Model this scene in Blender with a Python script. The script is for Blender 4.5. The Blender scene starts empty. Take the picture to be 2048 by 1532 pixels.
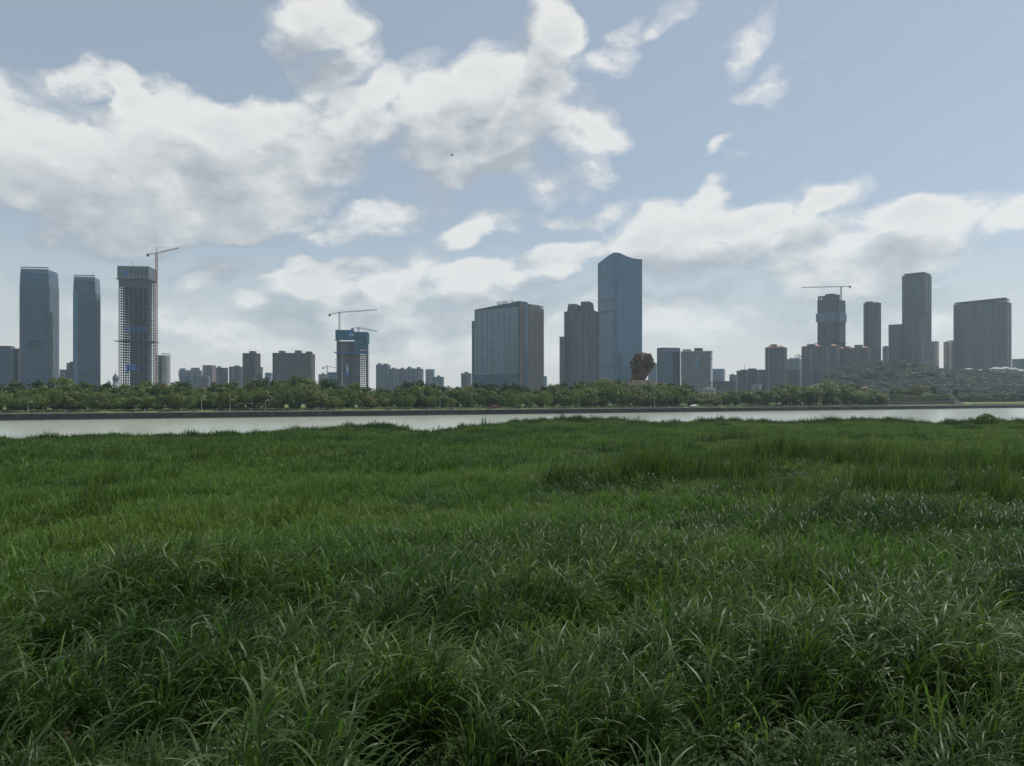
import bpy, bmesh, math, random
import numpy as np
from mathutils import Vector, Matrix, Euler

rng = np.random.default_rng(7)
random.seed(7)
S = bpy.context.scene
COL = S.collection
R = math.radians

# ------------------------------------------------------------------ camera, sky, sun, exposure
F = 1547.0            # focal length in pixels of the 2048 px wide photograph
HZ = 795.0            # picture row of the horizon
CAMZ = 7.5            # eye height above the river
cam_d = bpy.data.cameras.new('camera')
cam = bpy.data.objects.new('camera', cam_d)
COL.objects.link(cam)
cam.location = (0, 0, CAMZ)
cam.rotation_euler = (R(90), 0, 0)
cam_d.sensor_width = 36.0
cam_d.lens = 36.0 * F / 2048.0
cam_d.shift_y = (HZ - 766.0) / 2048.0
cam_d.clip_start = 0.1
cam_d.clip_end = 12000
S.camera = cam

SUN_AZ, SUN_EL = R(62), R(56)          # azimuth clockwise from the viewing direction
sun_vec = Vector((math.sin(SUN_AZ) * math.cos(SUN_EL), math.cos(SUN_AZ) * math.cos(SUN_EL), math.sin(SUN_EL)))
SKY_STRENGTH = 0.08
W = bpy.data.worlds.new('World')
S.world = W
W.use_nodes = True


def build_world():
    nt = W.node_tree
    nt.nodes.clear()
    N, LK = nt.nodes.new, nt.links.new

    def setin(sock, v):
        if isinstance(v, bpy.types.NodeSocket):
            LK(v, sock)
        else:
            sock.default_value = v

    def m(op, a, b=None, c=None, clamp=False):
        n = N('ShaderNodeMath'); n.operation = op; n.use_clamp = clamp
        for i, v in enumerate((a, b, c)):
            if v is not None:
                setin(n.inputs[i], v)
        return n.outputs[0]

    def vm(op, a, b=None, scale=None):
        n = N('ShaderNodeVectorMath'); n.operation = op
        setin(n.inputs[0], a)
        if b is not None: setin(n.inputs[1], b)
        if scale is not None: setin(n.inputs['Scale'], scale)
        return n.outputs['Value'] if op in ('LENGTH', 'DOT_PRODUCT') else n.outputs['Vector']

    def noise(vec, scale, detail, rough, lac=2.0):
        n = N('ShaderNodeTexNoise')
        LK(vec, n.inputs['Vector'])
        n.inputs['Scale'].default_value = scale
        n.inputs['Detail'].default_value = detail
        n.inputs['Roughness'].default_value = rough
        n.inputs['Lacunarity'].default_value = lac
        return n

    def smooth(v, a, b, lo=0.0, hi=1.0):
        n = N('ShaderNodeMapRange'); n.interpolation_type = 'SMOOTHSTEP'
        setin(n.inputs[0], v)
        n.inputs[1].default_value = a; n.inputs[2].default_value = b
        n.inputs[3].default_value = lo; n.inputs[4].default_value = hi
        return n.outputs[0]

    sky = N('ShaderNodeTexSky')
    sky.sky_type = 'NISHITA'
    sky.sun_disc = False
    sky.sun_elevation = SUN_EL
    sky.sun_rotation = SUN_AZ
    sky.altitude = 50
    sky.air_density = 1.0
    sky.dust_density = 1.0
    sky.ozone_density = 1.0
    tc = N('ShaderNodeTexCoord')
    d0 = tc.outputs['Generated']
    # cloud banks: (column, row, half width, half height, tilt, weight), turned into azimuth / elevation
    blobs = [
        (60, 300, 230, 130, 0, 1.0), (300, 330, 230, 150, 8, 1.0), (500, 330, 170, 120, 5, .95), (255, 205, 75, 70, 0, .85),
        (120, 410, 320, 75, 0, .8), (430, 430, 210, 60, 8, .75), (110, 135, 150, 42, 12, .55), (560, 270, 130, 85, 25, .8),
        (660, 25, 150, 75, 12, .95), (690, 130, 130, 80, 40, .68), (760, 230, 170, 95, 20, .85), (640, 330, 120, 90, 40, .8),
        (920, 215, 150, 100, 35, .95), (1010, 140, 120, 90, 40, .95), (1100, 70, 75, 95, 10, 1.0), (1090, 190, 110, 110, 0, .95),
        (900, 330, 175, 105, 20, .95), (1060, 300, 210, 85, 15, 1.0), (1190, 265, 120, 50, 8, .9), (850, 385, 110, 50, 10, .65),
        (1275, 40, 90, 65, 0, .52), (1360, 30, 60, 45, 30, .48), (1230, 120, 110, 75, 20, .48), (1520, 90, 90, 60, 40, .5),
        (1545, 190, 95, 50, 0, .52), (1447, 282, 30, 22, 0, .42), (1640, 150, 45, 30, 0, .32),
        (960, 470, 170, 36, 22, .7), (600, 580, 140, 50, 5, .8), (800, 560, 170, 52, 5, .75), (950, 575, 170, 45, 0, .8),
        (1110, 535, 150, 50, 18, .85), (1300, 460, 150, 85, 25, 1.0), (1450, 420, 170, 80, 20, 1.0), (1600, 400, 150, 75, 18, .95),
        (1480, 500, 300, 75, 5, .85), (1850, 445, 190, 75, 14, .85), (2060, 430, 80, 75, 10, .9), (1750, 530, 330, 70, 0, .7),
        (420, 540, 90, 40, 0, .58), (900, 650, 1000, 80, 0, .62), (1700, 640, 600, 80, 0, .6), (1760, 600, 110, 38, 0, .6), (200, 600, 300, 60, 0, .5), (700, 470, 260, 60, 10, .42), (1200, 400, 200, 60, 15, .4), (850, 140, 130, 60, 35, .5),
    ]

    def density(dv, az_off, el_off, coarse=False):
        sp = N('ShaderNodeSeparateXYZ'); LK(dv, sp.inputs[0])
        az = m('ADD', m('ARCTAN2', sp.outputs[0], sp.outputs[1]), az_off)
        el = m('ADD', m('ARCSINE', sp.outputs[2]), el_off)
        cb = N('ShaderNodeCombineXYZ'); LK(az, cb.inputs[0]); LK(el, cb.inputs[1])
        nv = vm('MULTIPLY', vm('ADD', dv, (az_off, 0, el_off)), (1, 1, 1.7))
        w1 = noise(nv, 7.0, 2, .5)
        warp = vm('SCALE', vm('SUBTRACT', w1.outputs['Color'], (.5, .5, .5)), scale=.16)
        p = vm('ADD', cb.outputs[0], warp)
        acc = None
        for (cx, cy, rx, ry, rot, wt) in blobs:
            if coarse and (rx * ry < 6500 or rx > 500): continue
            a0 = math.atan((cx - 1024) / F)
            e0 = math.atan((HZ - cy) / F * math.cos(a0))
            k = 1.35 / F
            mp = N('ShaderNodeMapping'); mp.vector_type = 'TEXTURE'
            LK(p, mp.inputs['Vector'])
            mp.inputs['Location'].default_value = (a0, e0, 0)
            mp.inputs['Rotation'].default_value = (0, 0, R(rot))
            mp.inputs['Scale'].default_value = (rx * k, ry * k, 1)
            # keep only the first two axes
            ln = vm('LENGTH', vm('MULTIPLY', mp.outputs[0], (1, 1, 0)))
            f = smooth(ln, 1.0, 0.1, 0.0, wt)
            acc = f if acc is None else m('SMOOTH_MAX', acc, f, .12)
        # the sky outside the view carries on with the same kind of clouds
        n_big = noise(nv, 2.3, 3, .55)
        outside = m('MAXIMUM', smooth(m('ABSOLUTE', az), .62, .85), smooth(el, .48, .62))
        gen = m('MULTIPLY', smooth(n_big.outputs['Fac'], .42, .66, 0, .95), outside)
        acc = m('MAXIMUM', acc, gen)
        n1 = noise(nv, 8.0, 6 if coarse else 8, .62)
        n2 = noise(nv, 28.0, 3 if coarse else 6, .62)
        fb = m('ADD', m('MULTIPLY', m('SUBTRACT', n1.outputs['Fac'], .5), 1.45), m('MULTIPLY', m('SUBTRACT', n2.outputs['Fac'], .5), .6))
        return m('ADD', acc, fb), acc

    D, base = density(d0, 0.0, 0.0)
    D2, b2 = density(d0, 0.02, 0.045, True)
    alpha = m('MAXIMUM', smooth(D, .08, .74, 0, .96), m('MULTIPLY', smooth(D, -.16, .52, 0, .62), smooth(base, .03, .42)))
    alpha0 = alpha
    # thin high veil everywhere, thickening into the pale haze clouds low over the horizon
    sp0 = N('ShaderNodeSeparateXYZ'); LK(d0, sp0.inputs[0])
    veil = smooth(sp0.outputs[2], .24, .0, .38, .88)
    alpha = m('MAXIMUM', alpha, veil)
    lit = m('ADD', .50, m('MULTIPLY', m('SUBTRACT', D, D2), 1.35), clamp=True)
    thick = smooth(D, .55, 1.3, 0, .34)
    lit2 = m('SUBTRACT', lit, thick, clamp=True)
    ramp = N('ShaderNodeValToRGB')
    LK(lit2, ramp.inputs[0])
    e = ramp.color_ramp.elements
    e[0].position = 0.0; e[0].color = (.43, .465, .50, 1)
    e[1].position = 1.0; e[1].color = (.84, .84, .82, 1)
    mid = ramp.color_ramp.elements.new(.42); mid.color = (.58, .61, .63, 1)
    thin = smooth(alpha0, .22, .85)
    cm = N('ShaderNodeMix'); cm.data_type = 'RGBA'
    LK(thin, cm.inputs['Factor']); vc = N('ShaderNodeMix'); vc.data_type = 'RGBA'; LK(smooth(sp0.outputs[2], .22, .04), vc.inputs['Factor'])
    vc.inputs['A'].default_value = (.59, .665, .71, 1); vc.inputs['B'].default_value = (.70, .705, .69, 1)
    LK(vc.outputs['Result'], cm.inputs['A']); LK(ramp.outputs[0], cm.inputs['B'])
    bs = N('ShaderNodeBackground'); LK(sky.outputs[0], bs.inputs[0]); bs.inputs[1].default_value = SKY_STRENGTH
    bc = N('ShaderNodeBackground'); LK(cm.outputs['Result'], bc.inputs[0]); bc.inputs[1].default_value = .92
    mx = N('ShaderNodeMixShader')
    LK(alpha, mx.inputs[0]); LK(bs.outputs[0], mx.inputs[1]); LK(bc.outputs[0], mx.inputs[2])
    out = N('ShaderNodeOutputWorld')
    LK(mx.outputs[0], out.inputs['Surface'])


build_world()
try:
    W.cycles.sampling_method = 'MANUAL'
    W.cycles.sample_map_resolution = 512
except Exception:
    pass
sl = bpy.data.lights.new('sun', 'SUN')
sl.energy = 3.6
sl.angle = R(1.5)
sl.color = (1.0, .955, .88)
sun = bpy.data.objects.new('sun', sl)
COL.objects.link(sun)
sun.rotation_euler = (-sun_vec).to_track_quat('-Z', 'Y').to_euler()
S.view_settings.view_transform = 'Standard'
S.view_settings.look = 'None'
S.view_settings.exposure = 0.14
S.view_settings.gamma = 1.0
S.render.engine = 'CYCLES'
S.cycles.use_denoising = True
S.cycles.max_bounces = 6
S.cycles.diffuse_bounces = 3
S.cycles.transmission_bounces = 4
S.cycles.volume_bounces = 2
S.cycles.transparent_max_bounces = 6
S.cycles.caustics_reflective = False
S.cycles.caustics_refractive = False
S.cycles.sample_clamp_indirect = 4.0


# ------------------------------------------------------------------ helpers
def px2t(px):
    return (px - 1024.0) / F


def pt(px, py, D):
    """point seen at pixel (px, py) at depth D along the view axis"""
    return Vector((px2t(px) * D, D, CAMZ + (HZ - py) / F * D))


def tag(o, label=None, cat=None, group=None, kind=None):
    if label: o['label'] = label
    if cat: o['category'] = cat
    if group: o['group'] = group
    if kind: o['kind'] = kind
    return o


def empty(name, loc, rz=0.0):
    o = bpy.data.objects.new(name, None)
    o.empty_display_size = .5
    o.location = loc
    o.rotation_euler = (0, 0, rz)
    COL.objects.link(o)
    return o


def link(name, me, parent=None, mat=None):
    o = bpy.data.objects.new(name, me)
    COL.objects.link(o)
    if parent is not None: o.parent = parent
    if mat is not None and not me.materials: me.materials.append(mat)
    return o


def mesh_from(name, verts, faces, mat=None, smooth=False):
    me = bpy.data.meshes.new(name)
    me.from_pydata([tuple(v) for v in verts], [], faces)
    if mat is not None: me.materials.append(mat)
    if smooth: me.shade_smooth()
    me.update()
    return me


_box_cache = {}


def box_mesh(mat):
    if mat.name not in _box_cache:
        v = [(x, y, z) for z in (0, 1) for y in (0, 1) for x in (0, 1)]
        f = [(0, 2, 3, 1), (4, 5, 7, 6), (0, 1, 5, 4), (2, 6, 7, 3), (0, 4, 6, 2), (1, 3, 7, 5)]
        _box_cache[mat.name] = mesh_from('box_' + mat.name, v, f, mat)
    return _box_cache[mat.name]


def part(name, mat, parent, x0, x1, y0, y1, z0, z1):
    """a box part in the parent's own coordinates (shared mesh, scaled)"""
    o = bpy.data.objects.new(name, box_mesh(mat))
    o.location = (x0, y0, z0)
    o.scale = (x1 - x0, y1 - y0, z1 - z0)
    COL.objects.link(o)
    o.parent = parent
    return o


class MB:
    """collects boxes, bars, prisms into one mesh"""
    def __init__(self): self.v, self.f = [], []

    def add(self, v, f):
        n = len(self.v)
        self.v += [tuple(p) for p in v]
        self.f += [tuple(i + n for i in q) for q in f]

    def box(self, x0, x1, y0, y1, z0, z1):
        self.add([(x, y, z) for z in (z0, z1) for y in (y0, y1) for x in (x0, x1)],
                 [(0, 2, 3, 1), (4, 5, 7, 6), (0, 1, 5, 4), (2, 6, 7, 3), (0, 4, 6, 2), (1, 3, 7, 5)])

    def bar(self, a, b, r, n=4, r2=None):
        a, b = Vector(a), Vector(b)
        d = (b - a)
        if d.length < 1e-6: return
        q = d.to_track_quat('Z', 'Y')
        r2 = r if r2 is None else r2
        vs = []
        for p, rr in ((a, r), (b, r2)):
            for k in range(n):
                an = 2 * math.pi * k / n + math.pi / 4
                vs.append(p + q @ Vector((rr * math.cos(an), rr * math.sin(an), 0)))
        fs = [(k, (k + 1) % n, n + (k + 1) % n, n + k) for k in range(n)]
        fs += [tuple(range(n - 1, -1, -1)), tuple(range(n, 2 * n))]
        self.add(vs, fs)

    def prism(self, poly, z0, z1):
        n = len(poly)
        top = z1 if hasattr(z1, '__len__') else [z1] * n
        self.add([(p[0], p[1], z0) for p in poly] + [(p[0], p[1], t) for p, t in zip(poly, top)],
                 [(i, (i + 1) % n, n + (i + 1) % n, n + i) for i in range(n)] + [tuple(range(n - 1, -1, -1)), tuple(range(n, 2 * n))])

    def lathe(self, prof, c=(0, 0), n=16):
        vs, fs = [], []
        for (r, z) in prof:
            for k in range(n):
                a = 2 * math.pi * k / n
                vs.append((c[0] + r * math.cos(a), c[1] + r * math.sin(a), z))
        for i in range(len(prof) - 1):
            for k in range(n):
                fs.append((i * n + k, i * n + (k + 1) % n, (i + 1) * n + (k + 1) % n, (i + 1) * n + k))
        fs.append(tuple(range(n - 1, -1, -1)))
        fs.append(tuple(range((len(prof) - 1) * n, len(prof) * n)))
        self.add(vs, fs)

    def build(self, name, mat, parent=None, smooth=False):
        return link(name, mesh_from(name, self.v, self.f, mat, smooth), parent)


# ------------------------------------------------------------------ materials
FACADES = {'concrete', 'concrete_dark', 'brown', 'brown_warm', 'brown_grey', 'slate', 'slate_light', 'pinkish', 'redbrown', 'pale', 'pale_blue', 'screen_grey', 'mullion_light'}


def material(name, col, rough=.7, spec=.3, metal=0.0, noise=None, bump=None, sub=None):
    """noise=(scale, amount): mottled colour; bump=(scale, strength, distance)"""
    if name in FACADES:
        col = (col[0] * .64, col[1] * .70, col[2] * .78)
    ma = bpy.data.materials.new(name)
    ma.use_nodes = True
    nt = ma.node_tree
    b = nt.nodes['Principled BSDF']
    b.inputs['Base Color'].default_value = (*col, 1)
    b.inputs['Roughness'].default_value = rough
    b.inputs['Specular IOR Level'].default_value = spec
    b.inputs['Metallic'].default_value = metal
    tc = nt.nodes.new('ShaderNodeTexCoord')
    if noise:
        n = nt.nodes.new('ShaderNodeTexNoise')
        g = nt.nodes.new('ShaderNodeNewGeometry')
        nt.links.new(g.outputs['Position'], n.inputs['Vector'])
        n.inputs['Scale'].default_value = noise[0]
        n.inputs['Detail'].default_value = 5
        mr = nt.nodes.new('ShaderNodeMapRange')
        mr.inputs[1].default_value = .3; mr.inputs[2].default_value = .7
        mr.inputs[3].default_value = 1 - noise[1]; mr.inputs[4].default_value = 1 + noise[1]
        nt.links.new(n.outputs['Fac'], mr.inputs[0])
        mx = nt.nodes.new('ShaderNodeVectorMath'); mx.operation = 'SCALE'
        mx.inputs[0].default_value = col
        nt.links.new(mr.outputs[0], mx.inputs['Scale'])
        nt.links.new(mx.outputs[0], b.inputs['Base Color'])
    if bump:
        n = nt.nodes.new('ShaderNodeTexNoise')
        g = nt.nodes.new('ShaderNodeNewGeometry')
        nt.links.new(g.outputs['Position'], n.inputs['Vector'])
        n.inputs['Scale'].default_value = bump[0]
        n.inputs['Detail'].default_value = 4
        bp = nt.nodes.new('ShaderNodeBump')
        bp.inputs['Strength'].default_value = bump[1]
        bp.inputs['Distance'].default_value = bump[2]
        nt.links.new(n.outputs['Fac'], bp.inputs['Height'])
        nt.links.new(bp.outputs[0], b.inputs['Normal'])
    return ma


def leaf_material(name, col_a, col_b, trans=.3, rough=.5, spec=.35, attr=None, hue=.0):
    """foliage: colour varies per object (attr None) or per instance (attribute name), part of the light passes through"""
    ma = bpy.data.materials.new(name)
    ma.use_nodes = True
    nt = ma.node_tree
    b = nt.nodes['Principled BSDF']
    out = nt.nodes['Material Output']
    if attr:
        at = nt.nodes.new('ShaderNodeAttribute'); at.attribute_type = 'INSTANCER'; at.attribute_name = attr
        fac = at.outputs['Fac']
    else:
        oi = nt.nodes.new('ShaderNodeObjectInfo')
        fac = oi.outputs['Random']
    g = nt.nodes.new('ShaderNodeNewGeometry')
    n = nt.nodes.new('ShaderNodeTexNoise')
    n.inputs['Scale'].default_value = .9 if not attr else 2.2
    n.inputs['Detail'].default_value = 3
    nt.links.new(g.outputs['Position'], n.inputs['Vector'])
    ad = nt.nodes.new('ShaderNodeMath'); ad.operation = 'ADD'
    nt.links.new(fac, ad.inputs[0])
    sc = nt.nodes.new('ShaderNodeMath'); sc.operation = 'MULTIPLY_ADD'
    nt.links.new(n.outputs['Fac'], sc.inputs[0]); sc.inputs[1].default_value = .9; sc.inputs[2].default_value = -.45
    nt.links.new(sc.outputs[0], ad.inputs[1])
    mx = nt.nodes.new('ShaderNodeMix'); mx.data_type = 'RGBA'; mx.clamp_factor = True
    nt.links.new(ad.outputs[0], mx.inputs['Factor'])
    mx.inputs['A'].default_value = (*col_a, 1); mx.inputs['B'].default_value = (*col_b, 1)
    if attr:                                  # a few clumps are dry straw
        st = nt.nodes.new('ShaderNodeMapRange'); nt.links.new(fac, st.inputs[0])
        st.inputs[1].default_value = 1.6; st.inputs[2].default_value = 2.0
        m2 = nt.nodes.new('ShaderNodeMix'); m2.data_type = 'RGBA'
        nt.links.new(st.outputs[0], m2.inputs['Factor'])
        nt.links.new(mx.outputs['Result'], m2.inputs['A']); m2.inputs['B'].default_value = (.17, .18, .085, 1)
        mx = m2
    nt.links.new(mx.outputs['Result'], b.inputs['Base Color'])
    b.inputs['Roughness'].default_value = rough
    b.inputs['Specular IOR Level'].default_value = spec
    tr = nt.nodes.new('ShaderNodeBsdfTranslucent')
    tm = nt.nodes.new('ShaderNodeVectorMath'); tm.operation = 'MULTIPLY'
    nt.links.new(mx.outputs['Result'], tm.inputs[0]); tm.inputs[1].default_value = (1.2, 1.3, .75)
    nt.links.new(tm.outputs[0], tr.inputs['Color'])
    ms = nt.nodes.new('ShaderNodeMixShader'); ms.inputs[0].default_value = trans
    nt.links.new(b.outputs[0], ms.inputs[1]); nt.links.new(tr.outputs[0], ms.inputs[2])
    nt.links.new(ms.outputs[0], out.inputs['Surface'])
    return ma


M = {}
M['soil'] = material('soil', (.045, .05, .022), .9, .1, noise=(.35, .35), bump=(3.0, .4, .05))
M['turf'] = material('turf', (.12, .17, .04), .9, .1, noise=(.15, .35), bump=(1.2, .5, .2))
M['hillsoil'] = material('hillsoil', (.04, .06, .022), .9, .1, noise=(.05, .3))
M['cityland'] = material('cityland', (.06, .075, .04), .9, .1, noise=(.02, .3))
M['stone'] = material('stone', (.10, .10, .092), .85, .2, noise=(.6, .3), bump=(2.0, .4, .05))
M['wallstone'] = material('wallstone', (.042, .045, .042), .85, .2, noise=(.35, .4), bump=(1.5, .5, .08))
M['coping'] = material('coping', (.22, .205, .18), .8, .2, noise=(.5, .2))
M['paving'] = material('paving', (.17, .16, .14), .8, .2, noise=(.3, .2))
M['white'] = material('white', (.72, .72, .70), .6, .3, noise=(.5, .1))
M['concrete'] = material('concrete', (.30, .295, .28), .85, .2, noise=(.12, .2))
M['concrete_dark'] = material('concrete_dark', (.105, .108, .11), .85, .2, noise=(.1, .25))
M['brown'] = material('brown', (.115, .10, .088), .8, .25, noise=(.07, .2))
M['brown_warm'] = material('brown_warm', (.145, .122, .105), .8, .25, noise=(.07, .2))
M['brown_grey'] = material('brown_grey', (.115, .115, .115), .8, .25, noise=(.06, .2))
M['slate'] = material('slate', (.062, .078, .095), .7, .3, noise=(.05, .18))
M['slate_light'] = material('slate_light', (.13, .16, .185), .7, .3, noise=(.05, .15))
M['pale'] = material('pale', (.44, .44, .42), .75, .25, noise=(.06, .15))
M['pale_blue'] = material('pale_blue', (.30, .36, .42), .75, .25, noise=(.06, .15))
M['cream'] = material('cream', (.50, .44, .33), .75, .25, noise=(.06, .15))
M['pinkish'] = material('pinkish', (.34, .26, .25), .75, .25, noise=(.06, .15))
M['redbrown'] = material('redbrown', (.115, .098, .095), .8, .2, noise=(.06, .2))
M['redtile'] = material('redtile', (.27, .125, .085), .75, .25, noise=(.2, .25))
M['window'] = material('window', (.018, .025, .034), .15, .5, noise=(.3, .4))
M['glass_slate'] = material('glass_slate', (.018, .042, .070), .22, .5, noise=(.04, .22))
M['glass_blue'] = material('glass_blue', (.016, .068, .110), .16, .6, noise=(.03, .25))
M['glass_pale'] = material('glass_pale', (.06, .095, .115), .2, .5, noise=(.04, .2))
for _g in ('glass_slate', 'glass_blue', 'glass_pale'):
    M[_g].node_tree.nodes['Principled BSDF'].inputs['IOR'].default_value = 1.75
    M[_g].node_tree.nodes['Principled BSDF'].inputs['Specular Tint'].default_value = (.5, .75, 1.0, 1)
M['mullion'] = material('mullion', (.035, .058, .082), .5, .4)
M['mullion_light'] = material('mullion_light', (.28, .33, .35), .5, .4)
M['screen_grey'] = material('screen_grey', (.13, .15, .16), .7, .3, noise=(.2, .15))
M['panel_white'] = material('panel_white', (.46, .47, .47), .6, .3, noise=(.2, .12))
M['net_teal'] = material('net_teal', (.012, .085, .125), .85, .1, noise=(.25, .3))
M['net_green'] = material('net_green', (.04, .13, .09), .85, .1, noise=(.2, .3))
M['banner_blue'] = material('banner_blue', (.02, .12, .38), .7, .2)
M['steel'] = material('steel', (.20, .20, .205), .6, .4)
M['steel_red'] = material('steel_red', (.24, .095, .065), .7, .3, noise=(.3, .3))
M['steel_pale'] = material('steel_pale', (.28, .28, .275), .6, .4)
M['iron'] = material('iron', (.05, .05, .05), .6, .4)
M['granite_brown'] = material('granite_brown', (.105, .082, .064), .9, .2, noise=(.25, .35), bump=(.8, .8, .5))
M['granite_pink'] = material('granite_pink', (.36, .26, .21), .85, .2, noise=(.3, .2))
M['bark'] = material('bark', (.07, .055, .04), .9, .1, noise=(2, .3))
M['timber'] = material('timber', (.07, .05, .04), .8, .2, noise=(1, .3))
M['rooftile_dark'] = material('rooftile_dark', (.09, .09, .085), .8, .2, noise=(.6, .3))
M['rooftile_brown'] = material('rooftile_brown', (.16, .11, .075), .8, .2, noise=(.6, .3))
M['rubber'] = material('rubber', (.02, .02, .02), .8, .2)
M['carpaint'] = material('carpaint', (.75, .75, .74), .3, .5)
M['lamp_glass'] = material('lamp_glass', (.7, .7, .66), .3, .5)
M['feather'] = material('feather', (.03, .03, .03), .8, .2)
M['leaf_willow'] = leaf_material('leaf_willow', (.058, .108, .022), (.132, .178, .038), .34)
M['leaf_round'] = leaf_material('leaf_round', (.034, .080, .016), (.112, .158, .030), .3)
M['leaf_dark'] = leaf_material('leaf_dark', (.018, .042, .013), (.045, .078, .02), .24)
M['leaf_yellow'] = leaf_material('leaf_yellow', (.08, .10, .024), (.13, .145, .036), .3)
M['leaf_hill'] = leaf_material('leaf_hill', (.018, .042, .014), (.050, .078, .020), .28)
M['leaf_pink'] = leaf_material('leaf_pink', (.20, .05, .09), (.26, .08, .12), .3)
M['blade_meadow'] = leaf_material('blade_meadow', (.042, .106, .026), (.118, .185, .046), .38, .6, .22, attr='tint')
M['blade_reed'] = leaf_material('blade_reed', (.018, .054, .012), (.082, .140, .026), .40, .48, .32, attr='tint')
M['blade_weed'] = leaf_material('blade_weed', (.016, .040, .010), (.048, .09, .02), .3, .6, .2, attr='tint')

# river water
mw = bpy.data.materials.new('river_water')
mw.use_nodes = True
nt = mw.node_tree
b = nt.nodes['Principled BSDF']
b.inputs['Base Color'].default_value = (.30, .32, .27, 1)
b.inputs['Roughness'].default_value = .2
b.inputs['IOR'].default_value = 1.33
g = nt.nodes.new('ShaderNodeNewGeometry')
mpg = nt.nodes.new('ShaderNodeMapping'); mpg.inputs['Scale'].default_value = (.35, .8, 1); mpg.inputs['Rotation'].default_value = (0, 0, R(-25))
nt.links.new(g.outputs['Position'], mpg.inputs['Vector'])
n1 = nt.nodes.new('ShaderNodeTexNoise'); n1.inputs['Scale'].default_value = .9; n1.inputs['Detail'].default_value = 6; n1.inputs['Roughness'].default_value = .6
nt.links.new(mpg.outputs[0], n1.inputs['Vector'])
bp = nt.nodes.new('ShaderNodeBump'); bp.inputs['Strength'].default_value = .3; bp.inputs['Distance'].default_value = .35
nt.links.new(n1.outputs['Fac'], bp.inputs['Height'])
nt.links.new(bp.outputs[0], b.inputs['Normal'])
n2 = nt.nodes.new('ShaderNodeTexNoise'); n2.inputs['Scale'].default_value = .02; n2.inputs['Detail'].default_value = 4
nt.links.new(mpg.outputs[0], n2.inputs['Vector'])
cr = nt.nodes.new('ShaderNodeMix'); cr.data_type = 'RGBA'
nt.links.new(n2.outputs['Fac'], cr.inputs['Factor'])
cr.inputs['A'].default_value = (.29, .33, .28, 1); cr.inputs['B'].default_value = (.36, .385, .33, 1)
nt.links.new(cr.outputs['Result'], b.inputs['Base Color'])
M['water'] = mw

# ------------------------------------------------------------------ terrain: meadow, river, island, city bank, hill
SHORE_PX = [(-400, 878), (0, 873), (300, 868), (500, 864), (600, 856), (700, 849), (780, 847), (830, 858), (870, 857), (950, 849), (1050, 838),
            (1120, 834), (1240, 834), (1285, 842), (1350, 842), (1400, 838), (1450, 835), (1500, 838), (1590, 842), (1650, 838), (1720, 833),
            (1780, 834), (1830, 841), (1900, 842), (1950, 839), (2048, 840), (2500, 838)]
SH_T = np.array([px2t(p) for p, q in SHORE_PX])
SH_D = np.array([5.0 * F / (q - HZ) for p, q in SHORE_PX])


def shore(t):
    return np.interp(t, SH_T, SH_D)


PROF_Y = [-80, -2, 3, 6, 10, 15, 25, 40, 60, 100, 200, 260]
PROF_Z = [4.8, 4.4, 3.8, 3.38, 3.06, 2.86, 2.5, 2.2, 1.75, 1.2, .5, .4]


def ground_z(x, y):
    x = np.asarray(x, float); y = np.asarray(y, float)
    t = np.where(y > 3, x / np.maximum(y, 3), x / 3)
    t = np.clip(t, SH_T[0], SH_T[-1])
    s = shore(t)
    z = np.interp(y, PROF_Y, PROF_Z)
    z = z + .10 * np.sin(x * .31 + y * .17) + .08 * np.sin(x * .13 - y * .29 + 1.3)
    over = np.clip((y - (s - 2.0)) / 8.0, 0, 1)
    return z * (1 - over) + (-1.8) * over


def build_meadow():
    xs = np.concatenate([np.linspace(-190, -30, 81), np.linspace(-29, 29, 80), np.linspace(30, 230, 101)])
    ys = np.concatenate([np.linspace(-70, 0, 20), np.linspace(.7, 30, 50), np.linspace(31, 225, 160)])
    X, Y = np.meshgrid(xs, ys)
    Z = ground_z(X, Y)
    nx, ny = len(xs), len(ys)
    v = np.stack([X.ravel(), Y.ravel(), Z.ravel()], 1)
    f = [(j * nx + i, j * nx + i + 1, (j + 1) * nx + i + 1, (j + 1) * nx + i) for j in range(ny - 1) for i in range(nx - 1)]
    o = link('meadow_ground', mesh_from('meadow_ground', v.tolist(), f, M['soil'], True))
    tag(o, 'flat riverside meadow ground under the tall grass', 'ground', kind='structure')


build_meadow()
o = link('river_water', mesh_from('river_water', [(-3200, -200, 0), (3200, -200, 0), (3200, 3200, 0), (-3200, 3200, 0)], [(0, 1, 2, 3)], M['water']))
tag(o, 'pale green-grey river between the meadow and the quay', 'river', kind='structure')

QD = Vector((math.cos(R(30)), math.sin(R(30)), 0))
QN = Vector((-QD.y, QD.x, 0))
Q0 = Vector((0, 344, 0))


def quay_pt(px, off, z=0.0):
    t = px2t(px)
    bx, by = Q0.x + off * QN.x, Q0.y + off * QN.y
    s = (t * by - bx) / (QD.x - t * QD.y)
    return Vector((bx + s * QD.x, by + s * QD.y, z))


QANG = math.atan2(QD.y, QD.x)
QZ = 2.25                                    # top of the quay wall


def island_z(off):
    return float(np.interp(off, [0, 5, 9, 40, 90, 130], [QZ + .02, QZ + .1, 2.9, 3.6, 3.2, 1.0]))


def q2w(s, off, z):
    p = Q0 + QD * s + QN * off
    return (p.x, p.y, z)


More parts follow.
